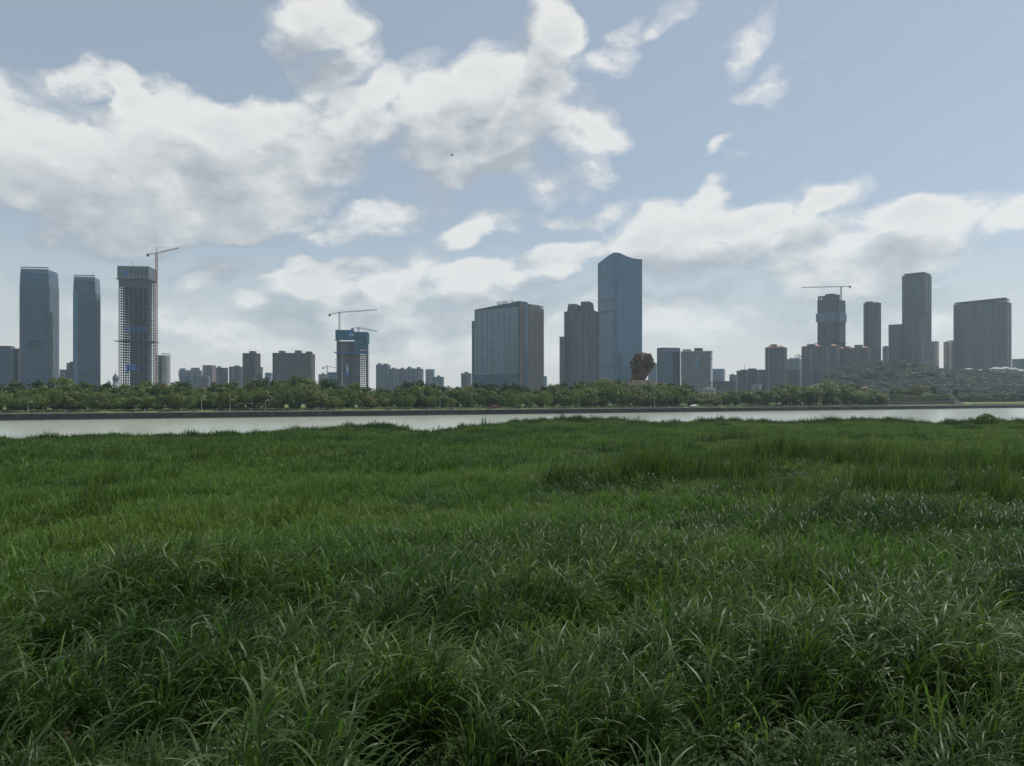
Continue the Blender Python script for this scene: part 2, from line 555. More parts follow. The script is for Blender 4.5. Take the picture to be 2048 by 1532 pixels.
def build_island():
    ss = np.linspace(-330, 620, 120)
    offs = [0.6, 2, 5, 9, 14, 20, 30, 45, 65, 90, 110, 130, 140]
    v, f = [], []
    for k, of in enumerate(offs):
        for s in ss:
            z = island_z(of) + (.35 * math.sin(s * .06 + of * .1) * min(1, max(0, (of - 6) / 10)) if of < 100 else 0)
            if of == 140: z = -2
            v.append(q2w(s, of, z))
    n = len(ss)
    for j in range(len(offs) - 1):
        for i in range(n - 1):
            f.append((j * n + i, j * n + i + 1, (j + 1) * n + i + 1, (j + 1) * n + i))
    o = link('island_ground', mesh_from('island_ground', v, f, M['turf'], True))
    tag(o, 'grassy island lawn under the trees behind the quay', 'ground', kind='structure')
    path = MB()
    path.prism([q2w(-330, .62, 0)[:2], q2w(620, .62, 0)[:2], q2w(620, 4.2, 0)[:2], q2w(-330, 4.2, 0)[:2]], 1.9, QZ + .13)
    o = path.build('quay_path', M['paving'])
    tag(o, 'paved walking path along the top of the quay', 'path', kind='structure')


build_island()


def build_land():
    bank = [(-3200, 520), (-900, 650), (-400, 760), (0, 850), (450, 960), (900, 1060), (3200, 1500)]
    m = MB()
    m.prism(bank + [(3200, 3200), (-3200, 3200)], -2, 6.0)
    o = m.build('city_ground', M['cityland'])
    tag(o, 'raised land under the city on the far bank', 'ground', kind='structure')


build_land()

HILL = (560, 1130)


def hill_z(x, y):
    h = 0
    for (cx, cy, rx, ry, a) in ((545, 1120, 115, 90, 48), (665, 1125, 120, 100, 34), (450, 1070, 90, 60, 14), (800, 1150, 170, 110, 34), (590, 1010, 250, 45, 7)):
        h = max(h, a * math.exp(-(((x - cx) / rx) ** 2 + ((y - cy) / ry) ** 2)) + 0.0)
    return 5.6 + h


def build_hill():
    xs = np.linspace(250, 1050, 70)
    ys = np.linspace(960, 1400, 40)
    v = [(x, y, hill_z(x, y) + random.uniform(-.5, .5)) for y in ys for x in xs]
    nx = len(xs)
    f = [(j * nx + i, j * nx + i + 1, (j + 1) * nx + i + 1, (j + 1) * nx + i) for j in range(len(ys) - 1) for i in range(nx - 1)]
    o = link('hill', mesh_from('hill', v, f, M['hillsoil'], True))
    tag(o, 'wooded hill on the far bank below the tall towers', 'hill', kind='structure')


build_hill()
# ------------------------------------------------------------------ buildings
BASE = 5.9                                   # they stand on the city land (6.0)


def frame_of(L, Mx, Rx, D, th, depth=None, base=BASE):
    """place a box by the picture columns of its corners: L - nearest corner Mx - Rx; depth D at Mx; returns (root location, angle, width, depth)"""
    tm = px2t(Mx)
    m0 = Vector((tm * D, D))
    a = math.atan2(m0.x, m0.y)
    u = Vector((math.cos(a), -math.sin(a))); v = Vector((math.sin(a), math.cos(a)))
    e1 = -math.cos(th) * u + math.sin(th) * v
    e2 = math.sin(th) * u + math.cos(th) * v

    def solve(px, e):
        t = px2t(px)
        return (t * m0.y - m0.x) / (e.x - t * e.y)
    w1 = solve(L, e1)
    w2 = solve(Rx, e2) if depth is None else depth
    o = m0 + w1 * e1
    return Vector((o.x, o.y, base)), math.atan2(-e1.y, -e1.x), w1, w2


def top_z(py, D):
    return CAMZ + (HZ - py) / F * D


class Tower:
    def __init__(self, name, label, L, Mx, Rx, D, top, th=14, depth=None, cat='building', group=None, base=BASE):
        th = R(th)
        loc, ang, self.w, self.d = frame_of(L, Mx, Rx, D, th, depth, base)
        self.root = tag(empty(name, loc, ang), label, cat, group)
        self.h = top_z(top, D) - base
        self.D, self.base = D, base

    def z(self, py):
        """height in this tower's own coordinates of a picture row"""
        return top_z(py, self.D) - self.base

    def x(self, px):
        """position along the front face of a picture column (front face only, linear)"""
        return None

    def core(self, mat, inset=.5, z0=0.0, z1=None, name='wall'):
        return part(name, M[mat], self.root, inset, self.w - inset, inset, self.d - inset, z0, self.h if z1 is None else z1)

    def slabs(self, mat, n, thick=1.1, z0=3.0, z1=None, proud=0.0, name='floor_slab', x0=0.0, x1=None):
        z1 = self.h - .4 if z1 is None else z1
        x1 = self.w if x1 is None else x1
        for i in range(n):
            z = z0 + (z1 - z0) * i / max(1, n - 1) - thick / 2
            part(name, M[mat], self.root, x0 - proud, x1 + proud, -proud, self.d + proud, z, z + thick)

    def piers(self, mat, xs, wd=1.0, z0=0.0, z1=None, proud=.12, name='pier'):
        z1 = self.h - .9 if z1 is None else z1
        for x in xs:
            ww = wd if not isinstance(x, tuple) else x[1]
            xx = x if not isinstance(x, tuple) else x[0]
            part(name, M[mat], self.root, max(-.1, xx - ww / 2), min(self.w + .1, xx + ww / 2), -proud, .9, z0, z1)

    def side_piers(self, mat, ys, wd=1.0, z0=0.0, z1=None, proud=.12, name='pier'):
        z1 = self.h - .9 if z1 is None else z1
        for y in ys:
            part(name, M[mat], self.root, self.w - .9, self.w + proud, max(-.1, y - wd / 2), min(self.d + .1, y + wd / 2), z0, z1)

    def roof(self, mat, over=.25, thick=1.3, name='parapet'):
        part(name, M[mat], self.root, -over, self.w + over, -over, self.d + over, self.h - .6, self.h - .6 + thick)

    def block(self, name, mat, fx0, fx1, fy0, fy1, z0, z1):
        return part(name, M[mat], self.root, fx0 * self.w, fx1 * self.w, fy0 * self.d, fy1 * self.d, z0, z1)


def lin(a, b, n):
    return [a + (b - a) * i / (n - 1) for i in range(n)]


def residential(name, label, L, Mx, Rx, D, top, th, wall, floors, bays, seed=0, depth=None, roofs=(), side_bays=3, group=None, slab_mat=None, glass='window', thick=1.15):
    """housing tower: window core behind floor bands and wall piers of uneven width, balcony recesses painted as dark strips, rooftop blocks"""
    t = Tower(name, label, L, Mx, Rx, D, top, th, depth, group=group)
    r = random.Random(seed)
    t.core(glass, .7)
    t.slabs(slab_mat or wall, floors, thick, z0=3.5)
    xs = []
    for i in range(bays + 1):
        xs.append((t.w * i / bays, t.w / bays * r.choice((.22, .30, .55, .42))))
    for i, x in enumerate(xs):
        t.piers((wall if r.random() > .16 else ('slate_light' if wall in ('slate', 'brown_grey', 'brown') else 'concrete')), [x])
    if bays >= 5:                             # proud full-height dark strips, painting the shade of balcony recesses
        for i in range(bays):
            if r.random() < .3:
                q = t.w / bays
                part('painted_balcony_recess', M['window'], t.root, (i + .34) * q, (i + .34 + r.uniform(.3, .5)) * q, -.16, .4, 2, t.h - 2.2)
    t.side_piers(wall, lin(0, t.d, side_bays + 1), wd=t.d / max(1, side_bays) * .45)
    t.roof(wall)
    for (a, b_, h) in roofs:
        bl = t.block('rooftop_block', wall, a, b_, .25, .75, t.h, t.h + h)
        t.block('rooftop_cap', wall, a - .012, b_ + .012, .22, .78, t.h + h, t.h + h + .5)
    return t


def text_mesh(name, body, mat, parent, loc, rot, size, thick=.12, vertical=False, align='LEFT'):
    cu = bpy.data.curves.new(name, 'FONT')
    cu.body = '\n'.join(body) if vertical else body
    cu.size = size
    cu.extrude = thick
    cu.align_x = align
    cu.offset = size * .012
    cu.resolution_u = 2
    ob = bpy.data.objects.new(name + '_source', cu)
    COL.objects.link(ob)
    dg = bpy.context.evaluated_depsgraph_get()
    me = bpy.data.meshes.new_from_object(ob.evaluated_get(dg))
    bpy.data.objects.remove(ob)
    me.materials.clear()
    me.materials.append(mat)
    me.name = name
    o = link(name, me, parent)
    o.location = loc
    o.rotation_euler = rot
    return o


FRONT = (R(90), 0, 0)                        # lettering standing on a front face (looking towards -y)

# --- two slate glass towers
def glass_tower(name, label, L, Mx, Rx, D, top, th, bands, sign=None):
    t = Tower(name, label, L, Mx, Rx, D, top, th)
    hb = t.h * .86
    w, d, k = t.w, t.d, t.w * .045
    part('wall', M['glass_slate'], t.root, .2, w - .2, .2, d - .2, 0, hb)
    m = MB()                                  # the top narrows like a bottle shoulder
    lv = [(hb, 0.0), (hb + (t.h - hb) * .35, .14), (hb + (t.h - hb) * .7, .45), (t.h * .985, .95)]
    vs, fs = [], []
    for z, q in lv:
        q *= k
        vs += [(.2 + q, .2, z), (w - .2 - q * .6, .2, z), (w - .2 - q * .6, d - .2 - q, z), (.2 + q, d - .2 - q, z)]
    for i in range(len(lv) - 1):
        for j in range(4):
            fs.append((i * 4 + j, i * 4 + (j + 1) % 4, i * 4 + 4 + (j + 1) % 4, i * 4 + 4 + j))
    fs.append(tuple(range(len(vs) - 4, len(vs))))
    m.add(vs, fs)
    m.build('crown', M['glass_slate'], t.root)
    nm = 13
    for i in range(nm + 1):
        x = w * i / nm
        part('mullion', M['mullion'], t.root, max(0, x - .22), min(w, x + .22), -.15, .3, 0, hb)
    for i in range(5):
        y = d * i / 4
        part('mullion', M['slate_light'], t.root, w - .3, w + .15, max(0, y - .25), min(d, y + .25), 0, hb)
    part('lighter_side', M['slate_light'], t.root, w - .19, w + .02, 2.2, d - .3, 0, hb)  # light falling on this side put into the colour, on its mullions too
    nf = int(hb / 4.0)
    for i in range(1, nf):
        part('spandrel', M['glass_slate'] if i % 2 else M['slate'], t.root, .05, w - .05, .02, d - .02, i * 4.0, i * 4.0 + .7)
    for i in range(15):                       # open fins of the crown screen
        x = k + (w - 1.7 * k) * i / 14
        part('crown_fin', M['mullion_light'], t.root, x - .3, x + .3, .1, .8, t.h * .955, t.h)
    part('crown_rail', M['slate'], t.root, k - .3, w - k * .6, .05, .9, t.h - .6, t.h + .3)
    for (fa, fb, py, th_) in bands:
        part('plant_floor', M['iron'], t.root, fa * w, fb * w, -.2, .4, t.z(py) - th_ / 2, t.z(py) + th_ / 2)
    return t


t = glass_tower('glass_tower', 'broad slate glass tower with a finned crown, wider of the two glass towers', 39, 98, 118, 1000, 535, 22, [])
text_mesh('sign_lettering', '湘江财富', M['iron'], t.root, (t.w * .26, -.3, t.z(688)), FRONT, 5.2)
text_mesh('sign_lettering', '金融中心', M['iron'], t.root, (t.w * .26, -.3, t.z(696)), FRONT, 5.2)
part('corner_strip', M['iron'], t.root, t.w - 1.3, t.w - .5, -.25, .3, 0, t.h * .9)
t = glass_tower('glass_tower', 'slim slate glass tower with dark plant floors beside the lattice construction tower', 146, 191, 201, 1010, 551, 16,
                [(.2, .68, 632, 1.6), (.22, .98, 696, 2.4), (.22, .98, 749, 2.2)])
part('painted_reflection', M['glass_blue'], t.root, .5, t.w * .22, -.18, .3, 0, t.h * .86)  # darker reflection along this edge, painted as a strip of bluer glass
part('mast', M['iron'], t.root, t.w * .86, t.w * .86 + .5, 1, 1.5, t.h, t.h + 3.5)
text_mesh('sign_lettering', '中', M['iron'], t.root, (t.w * .66, -.4, t.z(570)), FRONT, 6)

# --- low office blocks at the frame edge
t = Tower('office_block', 'low dark gridded office block beside the broad glass tower', -60, 22, 30, 1040, 693, 12)
t.core('glass_slate', .5); t.slabs('slate', 15, .8); t.piers('slate', lin(0, t.w, 14), .5); t.roof('slate')
t = Tower('office_block', 'narrow office block with pale window grid against the broad glass tower', 20, 38, 42, 1060, 698, 12)
t.core('window', .6); t.slabs('brown_grey', 15, .7); t.piers('brown_grey', lin(0, t.w, 5), .7); t.roof('slate')
residential('apartment_block', 'small pale stepped block between the two glass towers', 119, 133, 137, 1150, 740, 12, 'pale', 9, 3, 1)
residential('apartment_block', 'small brown block behind the slim glass tower', 133, 150, 156, 1150, 727, 12, 'brown_grey', 12, 3, 2, roofs=[(.3, .7, 2.5)])

# --- domed church-like pavilion
def domed(px, D, r, pz, name, label):
    p = pt(px, HZ, D)
    root = tag(empty(name, (p.x, p.y, BASE)), label, 'tower', 'onion domed towers')
    z0 = 0.0
    zt = top_z(pz, D) - BASE
    m = MB(); m.lathe([(r * 1.5, 0), (r * 1.5, zt * .35), (r * .95, zt * .36), (r * .95, zt * .55), (r * 1.1, zt * .56), (r * 1.1, zt * .58)], n=12)
    m.build('drum', M['pale_blue'], root)
    m = MB(); m.lathe([(r * .8, zt * .58), (r * 1.05, zt * .63), (r * 1.15, zt * .68), (r * .95, zt * .74), (r * .45, zt * .79), (r * .12, zt * .83)], n=14)
    m.build('dome', M['slate_light'], root, True)
    m = MB(); m.bar((0, 0, zt * .82), (0, 0, zt), r * .12, 5, .05)
    m.build('spire', M['steel'], root)
    for k in range(6):
        a = k * math.pi / 3
        m = MB(); m.bar((r * .95 * math.cos(a), r * .95 * math.sin(a), zt * .37), (r * .95 * math.cos(a), r * .95 * math.sin(a), zt * .55), r * .14)
        m.build('column', M['white'], root)
    return root


domed(231, 960, 3.1, 737, 'domed_tower', 'pale onion-domed tower with a tall spire beside the lattice construction tower')
domed(218, 965, 2.2, 753, 'domed_tower', 'smaller onion-domed tower beside the spired one')

# --- lattice construction tower with white screens
def frame_tower(name, label, L, Mx, Rx, D, top, th, floors, cols, side_cols, mat='concrete_dark', core=(.22, .82), slab=.55, colw=.9, ftop=None):
    t = Tower(name, label, L, Mx, Rx, D, top, th)
    ft = t.h if ftop is None else t.z(ftop)
    t.ft = ft
    part('core_wall', M[mat], t.root, core[0] * t.w, core[1] * t.w, .35 * t.d, .7 * t.d, 0, ft)
    t.slabs(mat, floors, slab, z0=4, z1=ft)
    for x in lin(colw / 2, t.w - colw / 2, cols):
        part('column', M[mat], t.root, x - colw / 2, x + colw / 2, .25, .25 + colw, 0, ft)
        part('column', M[mat], t.root, x - colw / 2, x + colw / 2, t.d - .25 - colw, t.d - .25, 0, ft)
    for y in lin(t.d * .25, t.d * .8, side_cols):
        part('column', M[mat], t.root, t.w - .2 - colw, t.w - .2, y - colw / 2, y + colw / 2, 0, ft)
        part('column', M[mat], t.root, .2, .2 + colw, y - colw / 2, y + colw / 2, 0, ft)
    return t


t = frame_tower('construction_tower', 'unfinished lattice concrete tower wrapped at the top in white screens', 237, 296, 311, 1020, 533, 20, 47, 7, 3, ftop=556, core=(.29, .86))
w, d = t.w, t.d
for (a, b_, c, e) in ((-1.2, w + 1.2, -1.2, -.7), (w + .7, w + 1.2, -.7, d + 1.2), (-1.2, -.7, -.7, d + 1.2), (-.7, w + .7, d + .7, d + 1.2)):
    part('screen_panel', M['screen_grey'], t.root, a, b_, c, e, t.z(558), t.h)
part('screen_ledge', M['iron'], t.root, -2.8, w + 1.6, -1.9, d + 1.6, t.z(558) - .8, t.z(558))
part('top_deck', M['concrete_dark'], t.root, 0, w, 0, d, t.ft, t.ft + 1)
for i in range(9):
    part('screen_post', M['steel'], t.root, w * i / 8 - .2, w * i / 8 + .2, -1.4, -1.22, t.z(558), t.h + random.uniform(.6, 3))
part('upper_floor_screen', M['slate'], t.root, .3, w - .3, -.4, -.1, t.z(575), t.z(560))
part('safety_platform', M['iron'], t.root, -5, w + 4, -4, d + 4, t.z(683), t.z(683) + .7)
m = MB(); m.bar((w * .50, 1, t.h), (w * .46, 1, t.h + 7), .25); m.build('boom', M['iron'], t.root)
part('logo_panel', M['banner_blue'], t.root, w * .2, w * .31, -1.4, -1.25, t.z(549), t.z(541))
text_mesh('screen_lettering', '中建五局', M['slate'], t.root, (w * .37, -1.4, t.z(547.5)), FRONT, 6.2)
text_mesh('banner_lettering', '精品工程', M['banner_blue'], t.root, (w * .2, -.3, t.z(662)), FRONT, 7)
part('blue_banner', M['banner_blue'], t.root, w * .36, w * .60, -.3, -.05, t.z(741), t.z(729))
part('blue_banner', M['banner_blue'], t.root, w * .27, w * .34, -.3, -.05, t.z(745), t.z(728))
part('blue_banner', M['banner_blue'], t.root, w * .67, w * .72, -.3, -.05, t.z(745), t.z(728))
TOWER_A = t
t = frame_tower('unfinished_building', 'small open concrete frame building beside the lattice construction tower', 312, 324, 341, 1060, 706, 40, 13, 3, 5, mat='concrete', core=(.2, .7), ftop=711)
for y in lin(.5, t.d - 1, 5):
    part('column', M['concrete'], t.root, t.w - .8, t.w - .1, y, y + .7, t.ft, t.h)
part('roof_beam', M['concrete'], t.root, t.w - .8, t.w - .1, 0, t.d, t.h - .6, t.h)

# --- pale mid-left city
t = residential('hotel_building', 'pale blue hotel with a flared top and flat roof beside its red-signed twin', 358, 377, 380, 1380, 741, 8, 'pale_blue', 14, 6, 4, glass='glass_pale', roofs=[(.05, .6, 3.5)])
t.slabs('pale', 3, 1.4, t.h - 9, t.h - 2, proud=1.5, name='flared_band')
t = residential('hotel_building', 'pale blue hotel with red lettering on its roof', 379, 401, 405, 1370, 741, 8, 'pale_blue', 14, 7, 5, glass='glass_pale')
t.slabs('pale', 3, 1.4, t.h - 9, t.h - 2, proud=1.5, name='flared_band')
part('sign_frame', M['pale'], t.root, t.w * .1, t.w * .92, 1, 1.4, t.h, t.h + 5)
text_mesh('roof_lettering', '大酒店', M['redtile'], t.root, (t.w * .16, .8, t.h + .8), FRONT, 4.6)
residential('apartment_tower', 'pinkish brown square tower behind the pale hotels', 405, 424, 432, 1400, 731, 25, 'pinkish', 18, 5, 6, depth=None)
residential('office_block', 'low whitish block in front of the pinkish tower', 394, 418, 420, 1330, 752, 6, 'pale', 10, 8, 7, depth=14)
residential('apartment_tower', 'grey blue apartment tower beside the pinkish square tower', 432, 452, 456, 1450, 736, 10, 'slate_light', 17, 5, 8, roofs=[(.1, .35, 3)])
residential('apartment_tower', 'grey blue hip-topped tower beside the brown round-shouldered tower', 458, 482, 487, 1460, 734, 10, 'slate_light', 18, 6, 9, roofs=[(.35, .75, 2.5)])
t = residential('apartment_tower', 'brown narrow apartment tower with chamfered shoulders and a small rooftop block', 485, 511, 521, 1180, 707, 22, 'brown', 27, 7, 10, roofs=[(.42, .78, 3.6)])
residential('apartment_tower', 'thin pale strip of tower behind the brown shouldered one', 519, 524, 526, 1260, 735, 10, 'pale', 16, 2, 11)
residential('apartment_tower', 'small blue grey stepped tower beside the wide brown apartment slab', 530, 541, 546, 1400, 746, 12, 'pale_blue', 14, 3, 12)
t = residential('apartment_slab', 'wide brown apartment slab of three sections with three rooftop blocks', 545, 622, 630, 1200, 707, 9, 'brown_warm', 27, 22, 13, roofs=[(.13, .24, 4), (.55, .68, 4.8), (.84, .96, 3.2)], depth=None)
for fx in (.33, .62, .80):
    part('painted_recess', M['window'], t.root, fx * t.w, fx * t.w + 1.8, -.3, .4, 0, t.h - 2)  # dark strips in front of the wall, painting the shade of recesses
residential('apartment_block', 'low pale block under the tiny far crane', 637, 655, 657, 1500, 749, 8, 'pale', 12, 4, 14, roofs=[(.3, .6, 3)])
residential('office_block', 'low teal blue block beside the teal-netted construction tower', 655, 673, 675, 1350, 745, 8, 'pale_blue', 11, 5, 15, depth=15, glass='glass_blue')
t = Tower('netted_building', 'low building draped in green construction netting', 638, 672, 676, 1150, 757, 8, depth=18)
t.core('concrete_dark', .8)
part('netting', M['net_green'], t.root, 0, t.w, 0, .4, 0, t.h)
for i in range(9):
    part('scaffold_pole', M['steel'], t.root, t.w * i / 8, t.w * i / 8 + .25, -.25, 0, 0, t.h + .8)

# --- teal-netted construction tower
t = frame_tower('construction_tower', 'unfinished concrete tower capped with teal safety netting and two cranes', 673, 733, 737, 1100, 661, 6, 26, 8, 3, mat='brown_grey', core=(.34, .58), ftop=684, slab=.7)
w, d = t.w, max(t.d, 24)
t.d = d
part('stair_core', M['brown_grey'], t.root, .04 * w, .10 * w, 2, d - 2, 0, t.ft)
part('infill_wall', M['concrete_dark'], t.root, .19 * w, .355 * w, .6, 1.2, 0, t.ft)
part('infill_wall', M['concrete_dark'], t.root, .56 * w, .79 * w, .6, 1.2, 0, t.ft)
part('infill_wall', M['brown'], t.root, .355 * w, .56 * w, 2.6, 3.2, 0, t.z(716))
part('safety_net', M['net_teal'], t.root, -1.4, .60 * w, -1.4, -1.0, t.z(681), t.h + .6)
part('safety_net', M['net_teal'], t.root, .60 * w, w + 1.4, -1.45, -1.05, t.z(686), t.z(664))
part('safety_net', M['net_teal'], t.root, w + 1.0, w + 1.4, -1.0, d, t.z(686), t.z(664))
part('safety_net', M['net_teal'], t.root, -1.4, -1.0, -1.0, d, t.z(681), t.h + .6)
part('top_deck', M['concrete_dark'], t.root, 0, w, 0, d, t.ft, t.ft + 1)
part('safety_net', M['net_teal'], t.root, .58 * w, w + 1.2, -.9, -.6, t.z(700), t.z(686.5))
part('net_ledge', M['iron'], t.root, -3.2, 2, -2.2, 3, t.z(681), t.z(680))
part('blue_platform', M['banner_blue'], t.root, -3, w + 3, -2.6, 2, t.z(706), t.z(704))
part('logo_panel', M['banner_blue'], t.root, .40 * w, .55 * w, -1.7, -1.42, t.z(673), t.z(664))
text_mesh('logo_lettering', '中建', M['panel_white'], t.root, (.43 * w, -1.8, t.z(672)), FRONT, 3.6)
part('vertical_banner', M['banner_blue'], t.root, .31 * w, .40 * w, -.6, -.3, t.z(754), t.z(729))
text_mesh('banner_lettering', '质量第一', M['panel_white'], t.root, (.322 * w, -.7, t.z(734)), FRONT, 3.9, vertical=True)
for k in range(5):
    part('catch_fan', M['iron'], t.root, -3.0, 0, 0, 3, t.z(720 + k * 5.3), t.z(720 + k * 5.3) + .5)
m = MB()
for zz in np.arange(0, t.z(687), 3.0):
    m.box(w + 2.0, w + 3.6, 3, 3.3, zz, zz + .25)
for q in ((w + 2.0, 3), (w + 3.4, 3)):
    m.box(q[0], q[0] + .3, q[1], q[1] + .3, 0, t.z(687))
m.build('hoist_mast', M['steel_pale'], t.root)
TOWER_B = t

# --- far bluish apartment row
for (L, Mx, Rx, top, D, seed, fl, lab, rf) in [
        (752, 775, 781, 730, 1750, 21, 20, 'bluish apartment tower at the near end of the far bluish row', [(.05, .3, 4), (.55, .85, 3)]),
        (779, 796, 800, 738, 1760, 22, 17, 'bluish apartment tower second in the far bluish row, lower than its neighbour', [(.2, .5, 3)]),
        (795, 812, 816, 739, 1770, 23, 17, 'bluish apartment tower midway in the far bluish row with one rooftop block', [(.3, .6, 4)]),
        (812, 828, 832, 737, 1760, 24, 18, 'bluish apartment tower fourth in the far bluish row', [(.15, .5, 4)]),
        (828, 842, 847, 738, 1750, 25, 18, 'bluish apartment tower closing the far bluish row beside the gap', [(.3, .7, 4)])]:
    residential('apartment_tower', lab, L, Mx, Rx, D, top, 14, 'slate_light', fl, 5, seed, roofs=rf, group='far bluish apartment row')
residential('office_block', 'flat-topped pale blue office block after the far bluish row', 851, 867, 869, 1800, 739, 8, 'pale_blue', 17, 4, 26, glass='glass_pale', depth=20)
residential('apartment_block', 'low bluish block with one rooftop tower beside the flat-topped office block', 866, 884, 888, 1750, 754, 12, 'slate_light', 12, 5, 27, roofs=[(.4, .65, 3.5)])
residential('apartment_block', 'small grey block beside the curved white-banded hotel', 922, 939, 943, 1500, 747, 12, 'slate_light', 14, 4, 28, roofs=[(.35, .7, 3)])

# --- curved white-banded hotel with brown wing
D = 1120
t = Tower('curved_hotel', 'broad curved hotel with white floor bands, brown wing and roof lettering', 944, 1040, 1087, D, 607, 38)
w, d = t.w, t.d
arc = []
for i in range(17):
    q = i / 16
    arc.append((w * (.055 + .925 * q), -2.2 * math.sin(math.pi * q * .55) + 1.6 * math.sin(math.pi * max(0, q - .5) * 2)))
poly = arc + [(w * .98, d * .35), (w * .055, d * .35)]
m = MB(); m.prism(poly, 0, t.h - 3); m.build('glass_wall', M['glass_pale'], t.root)
band = MB()
bp_ = [(p[0], p[1] - .55) for p in arc] + [(w * .98, 1.5), (w * .055, 1.5)]
band.prism(bp_, 0, 1.15)
bme = mesh_from('floor_band', band.v, band.f, M['mullion_light'])
zb0, zb1 = t.z(746), t.z(616)
for i in range(34):
    o = link('floor_band', bme, t.root); o.location = (0, 0, zb0 + (zb1 - zb0) * i / 33)
for i in range(8):
    p = arc[2 * i + 1]
    part('mullion', M['mullion'], t.root, p[0] - .2, p[0] + .2, p[1] - .62, p[1] + .2, zb0, zb1)
m = MB(); m.prism([(p[0], p[1] - .7) for p in arc] + [(w * .98, 1.5), (w * .055, 1.5)], t.h - 4.5, [t.h - 3 + (i / 16) * 6 for i in range(17)] + [t.h + 3, t.h - 3])
m.build('roof_fascia', M['slate'], t.root)
part('podium', M['glass_slate'], t.root, w * .05, w * .985, -3.2, d * .3, 0, t.z(748))
part('end_wall', M['brown'], t.root, -.5, w * .055, .2, d * .3, 0, t.z(634))
for i in range(30):
    part('end_window', M['window'], t.root, 0, w * .05, -.02, .6, 4 + i * 3.4, 5.6 + i * 3.4)
text_mesh('roof_lettering', '保利国际广场', M['steel'], t.root, (w * .52, .4, t.h + 1.6), FRONT, 5.4)
part('sign_frame', M['steel'], t.root, w * .52, w * .98, .8, 1.0, t.h + 1.2, t.h + 1.7)
# brown wing, seen on the side face
part('wing_core', M['window'], t.root, w * .985 - 20, w - .6, 0, d, 0, t.z(612))
part('glass_strip', M['glass_slate'], t.root, w - 6, w + .4, d * .20, d * .32, 0, t.z(603))
part('crown_block', M['slate'], t.root, w * .90, w + .3, -.6, d * .31, t.z(616), t.z(602))
for i in range(44):
    part('floor_slab', M['brown'], t.root, w - 22, w + .1, .3, d + .1, 4 + i * 3.1, 5.3 + i * 3.1)
for y in lin(.5, d, 14):
    part('pier', M['brown_warm'] if y > d * .35 else M['brown'], t.root, w - 1, w + .25, y - .7, y + .7, 0, t.z(613))
part('crown_block', M['brown'], t.root, w - 18, w + .3, d * .40, d * .86, t.z(613), t.z(605))
part('crown_block', M['brown'], t.root, w - 18, w + .2, d * .34, d * .97, t.z(617), t.z(612))
residential('apartment_block', 'sliver of a pale block behind the brown wing of the curved hotel', 1086, 1092, 1094, 1500, 753, 8, 'pale_blue', 12, 2, 29)

# --- twin dark towers
t = residential('twin_tower', 'twin dark brown residential towers with tapered stepped crowns', 1128, 1190, 1198, 1230, 622, 12, 'brown', 52, 19, 31, thick=1.1)
w, d = t.w, t.d


def crown(t, x0, x1, zb, zt, mat, shr=.12):
    a, c = x0 * t.w, x1 * t.w
    s = (c - a) * shr
    m = MB()
    m.add([(a, 0, zb), (c, 0, zb), (c, t.d, zb), (a, t.d, zb), (a + s, 1.5, zt), (c - s, 1.5, zt), (c - s, t.d - 1.5, zt), (a + s, t.d - 1.5, zt)],
          [(0, 1, 5, 4), (1, 2, 6, 5), (2, 3, 7, 6), (3, 0, 4, 7), (4, 5, 6, 7)])
    m.build('crown_block', M[mat], t.root)
    for i in range(6):
        x = a + s + (c - a - 2 * s) * i / 5
        part('crown_fin', M['slate_light'], t.root, x - .25, x + .25, 1.2, 1.9, zt - 3, zt + .5)


crown(t, .09, .44, t.h - 1, t.z(606), 'brown')
crown(t, .50, .86, t.h - 1, t.z(602), 'brown')
for fx in (.26, .47, .68):
    part('painted_recess', M['glass_slate'], t.root, fx * w, fx * w + 3.6, -.4, .5, 0, t.h - 1.5)  # proud strips of dark glass stand for shaded recesses
residential('apartment_tower', 'narrow brown step against the twin dark towers', 1119, 1128, 1131, 1240, 674, 10, 'brown_warm', 35, 3, 32)

# --- tall glass tower with a wavy roofline
D = 1250
t = Tower('wavy_tower', 'tallest blue glass tower with a wavy roofline and curved corner', 1196, 1231, 1284, D, 519, 52)
w, d = t.w, t.d
poly, tops = [], []
def wave(q):   # q: 0 at the far front edge .. 1 nearest corner .. 2 far side edge ; picture row of the roof
    return float(np.interp(q, [0, .25, .5, .75, .95, 1.15, 1.35, 1.6, 1.8, 2.0], [519.5, 515.5, 511, 507, 505, 506, 510, 513.2, 514, 513]))
rad = 5.0
for i in range(9):
    q = i / 8
    poly.append((q * (w - rad), 0)); tops.append(wave(q * .93))
for i in range(1, 7):
    a = -math.pi / 2 + math.pi / 2 * i / 7
    poly.append((w - rad + rad * math.cos(a), rad + rad * math.sin(a))); tops.append(wave(.93 + .14 * i / 7))
for i in range(13):
    q = i / 12
    poly.append((w, rad + q * (d - rad))); tops.append(wave(1.07 + .93 * q))
zz = [t.z(p) for p in tops]
back = [(0, d)]
m = MB(); m.prism(poly + back, 0, zz + [zz[0]]); m.build('glass_wall', M['glass_blue'], t.root, False)
fl = MB()
fl.prism([(p[0] + (.18 if p[0] > w - rad else 0), p[1] - (.18 if p[1] < rad else 0)) for p in poly] + [(.5, d - .5)], 0, .55)
fme = mesh_from('floor_band', fl.v, fl.f, M['mullion'])
zmin = min(zz)
nf = int(zmin / 4.4)
for i in range(1, nf + 1):
    o = link('floor_band', fme, t.root); o.location = (0, 0, i * 4.4 - 1)
for i in range(0, len(poly)):
    if i in (0, len(poly) - 1) or i % 2:
        p = poly[i]
        part('mullion', M['glass_slate'], t.root, p[0] - .2, p[0] + .2, p[1] - .25, p[1] + .2, 0, zz[i] - .1)
rim = MB()
n = len(poly)
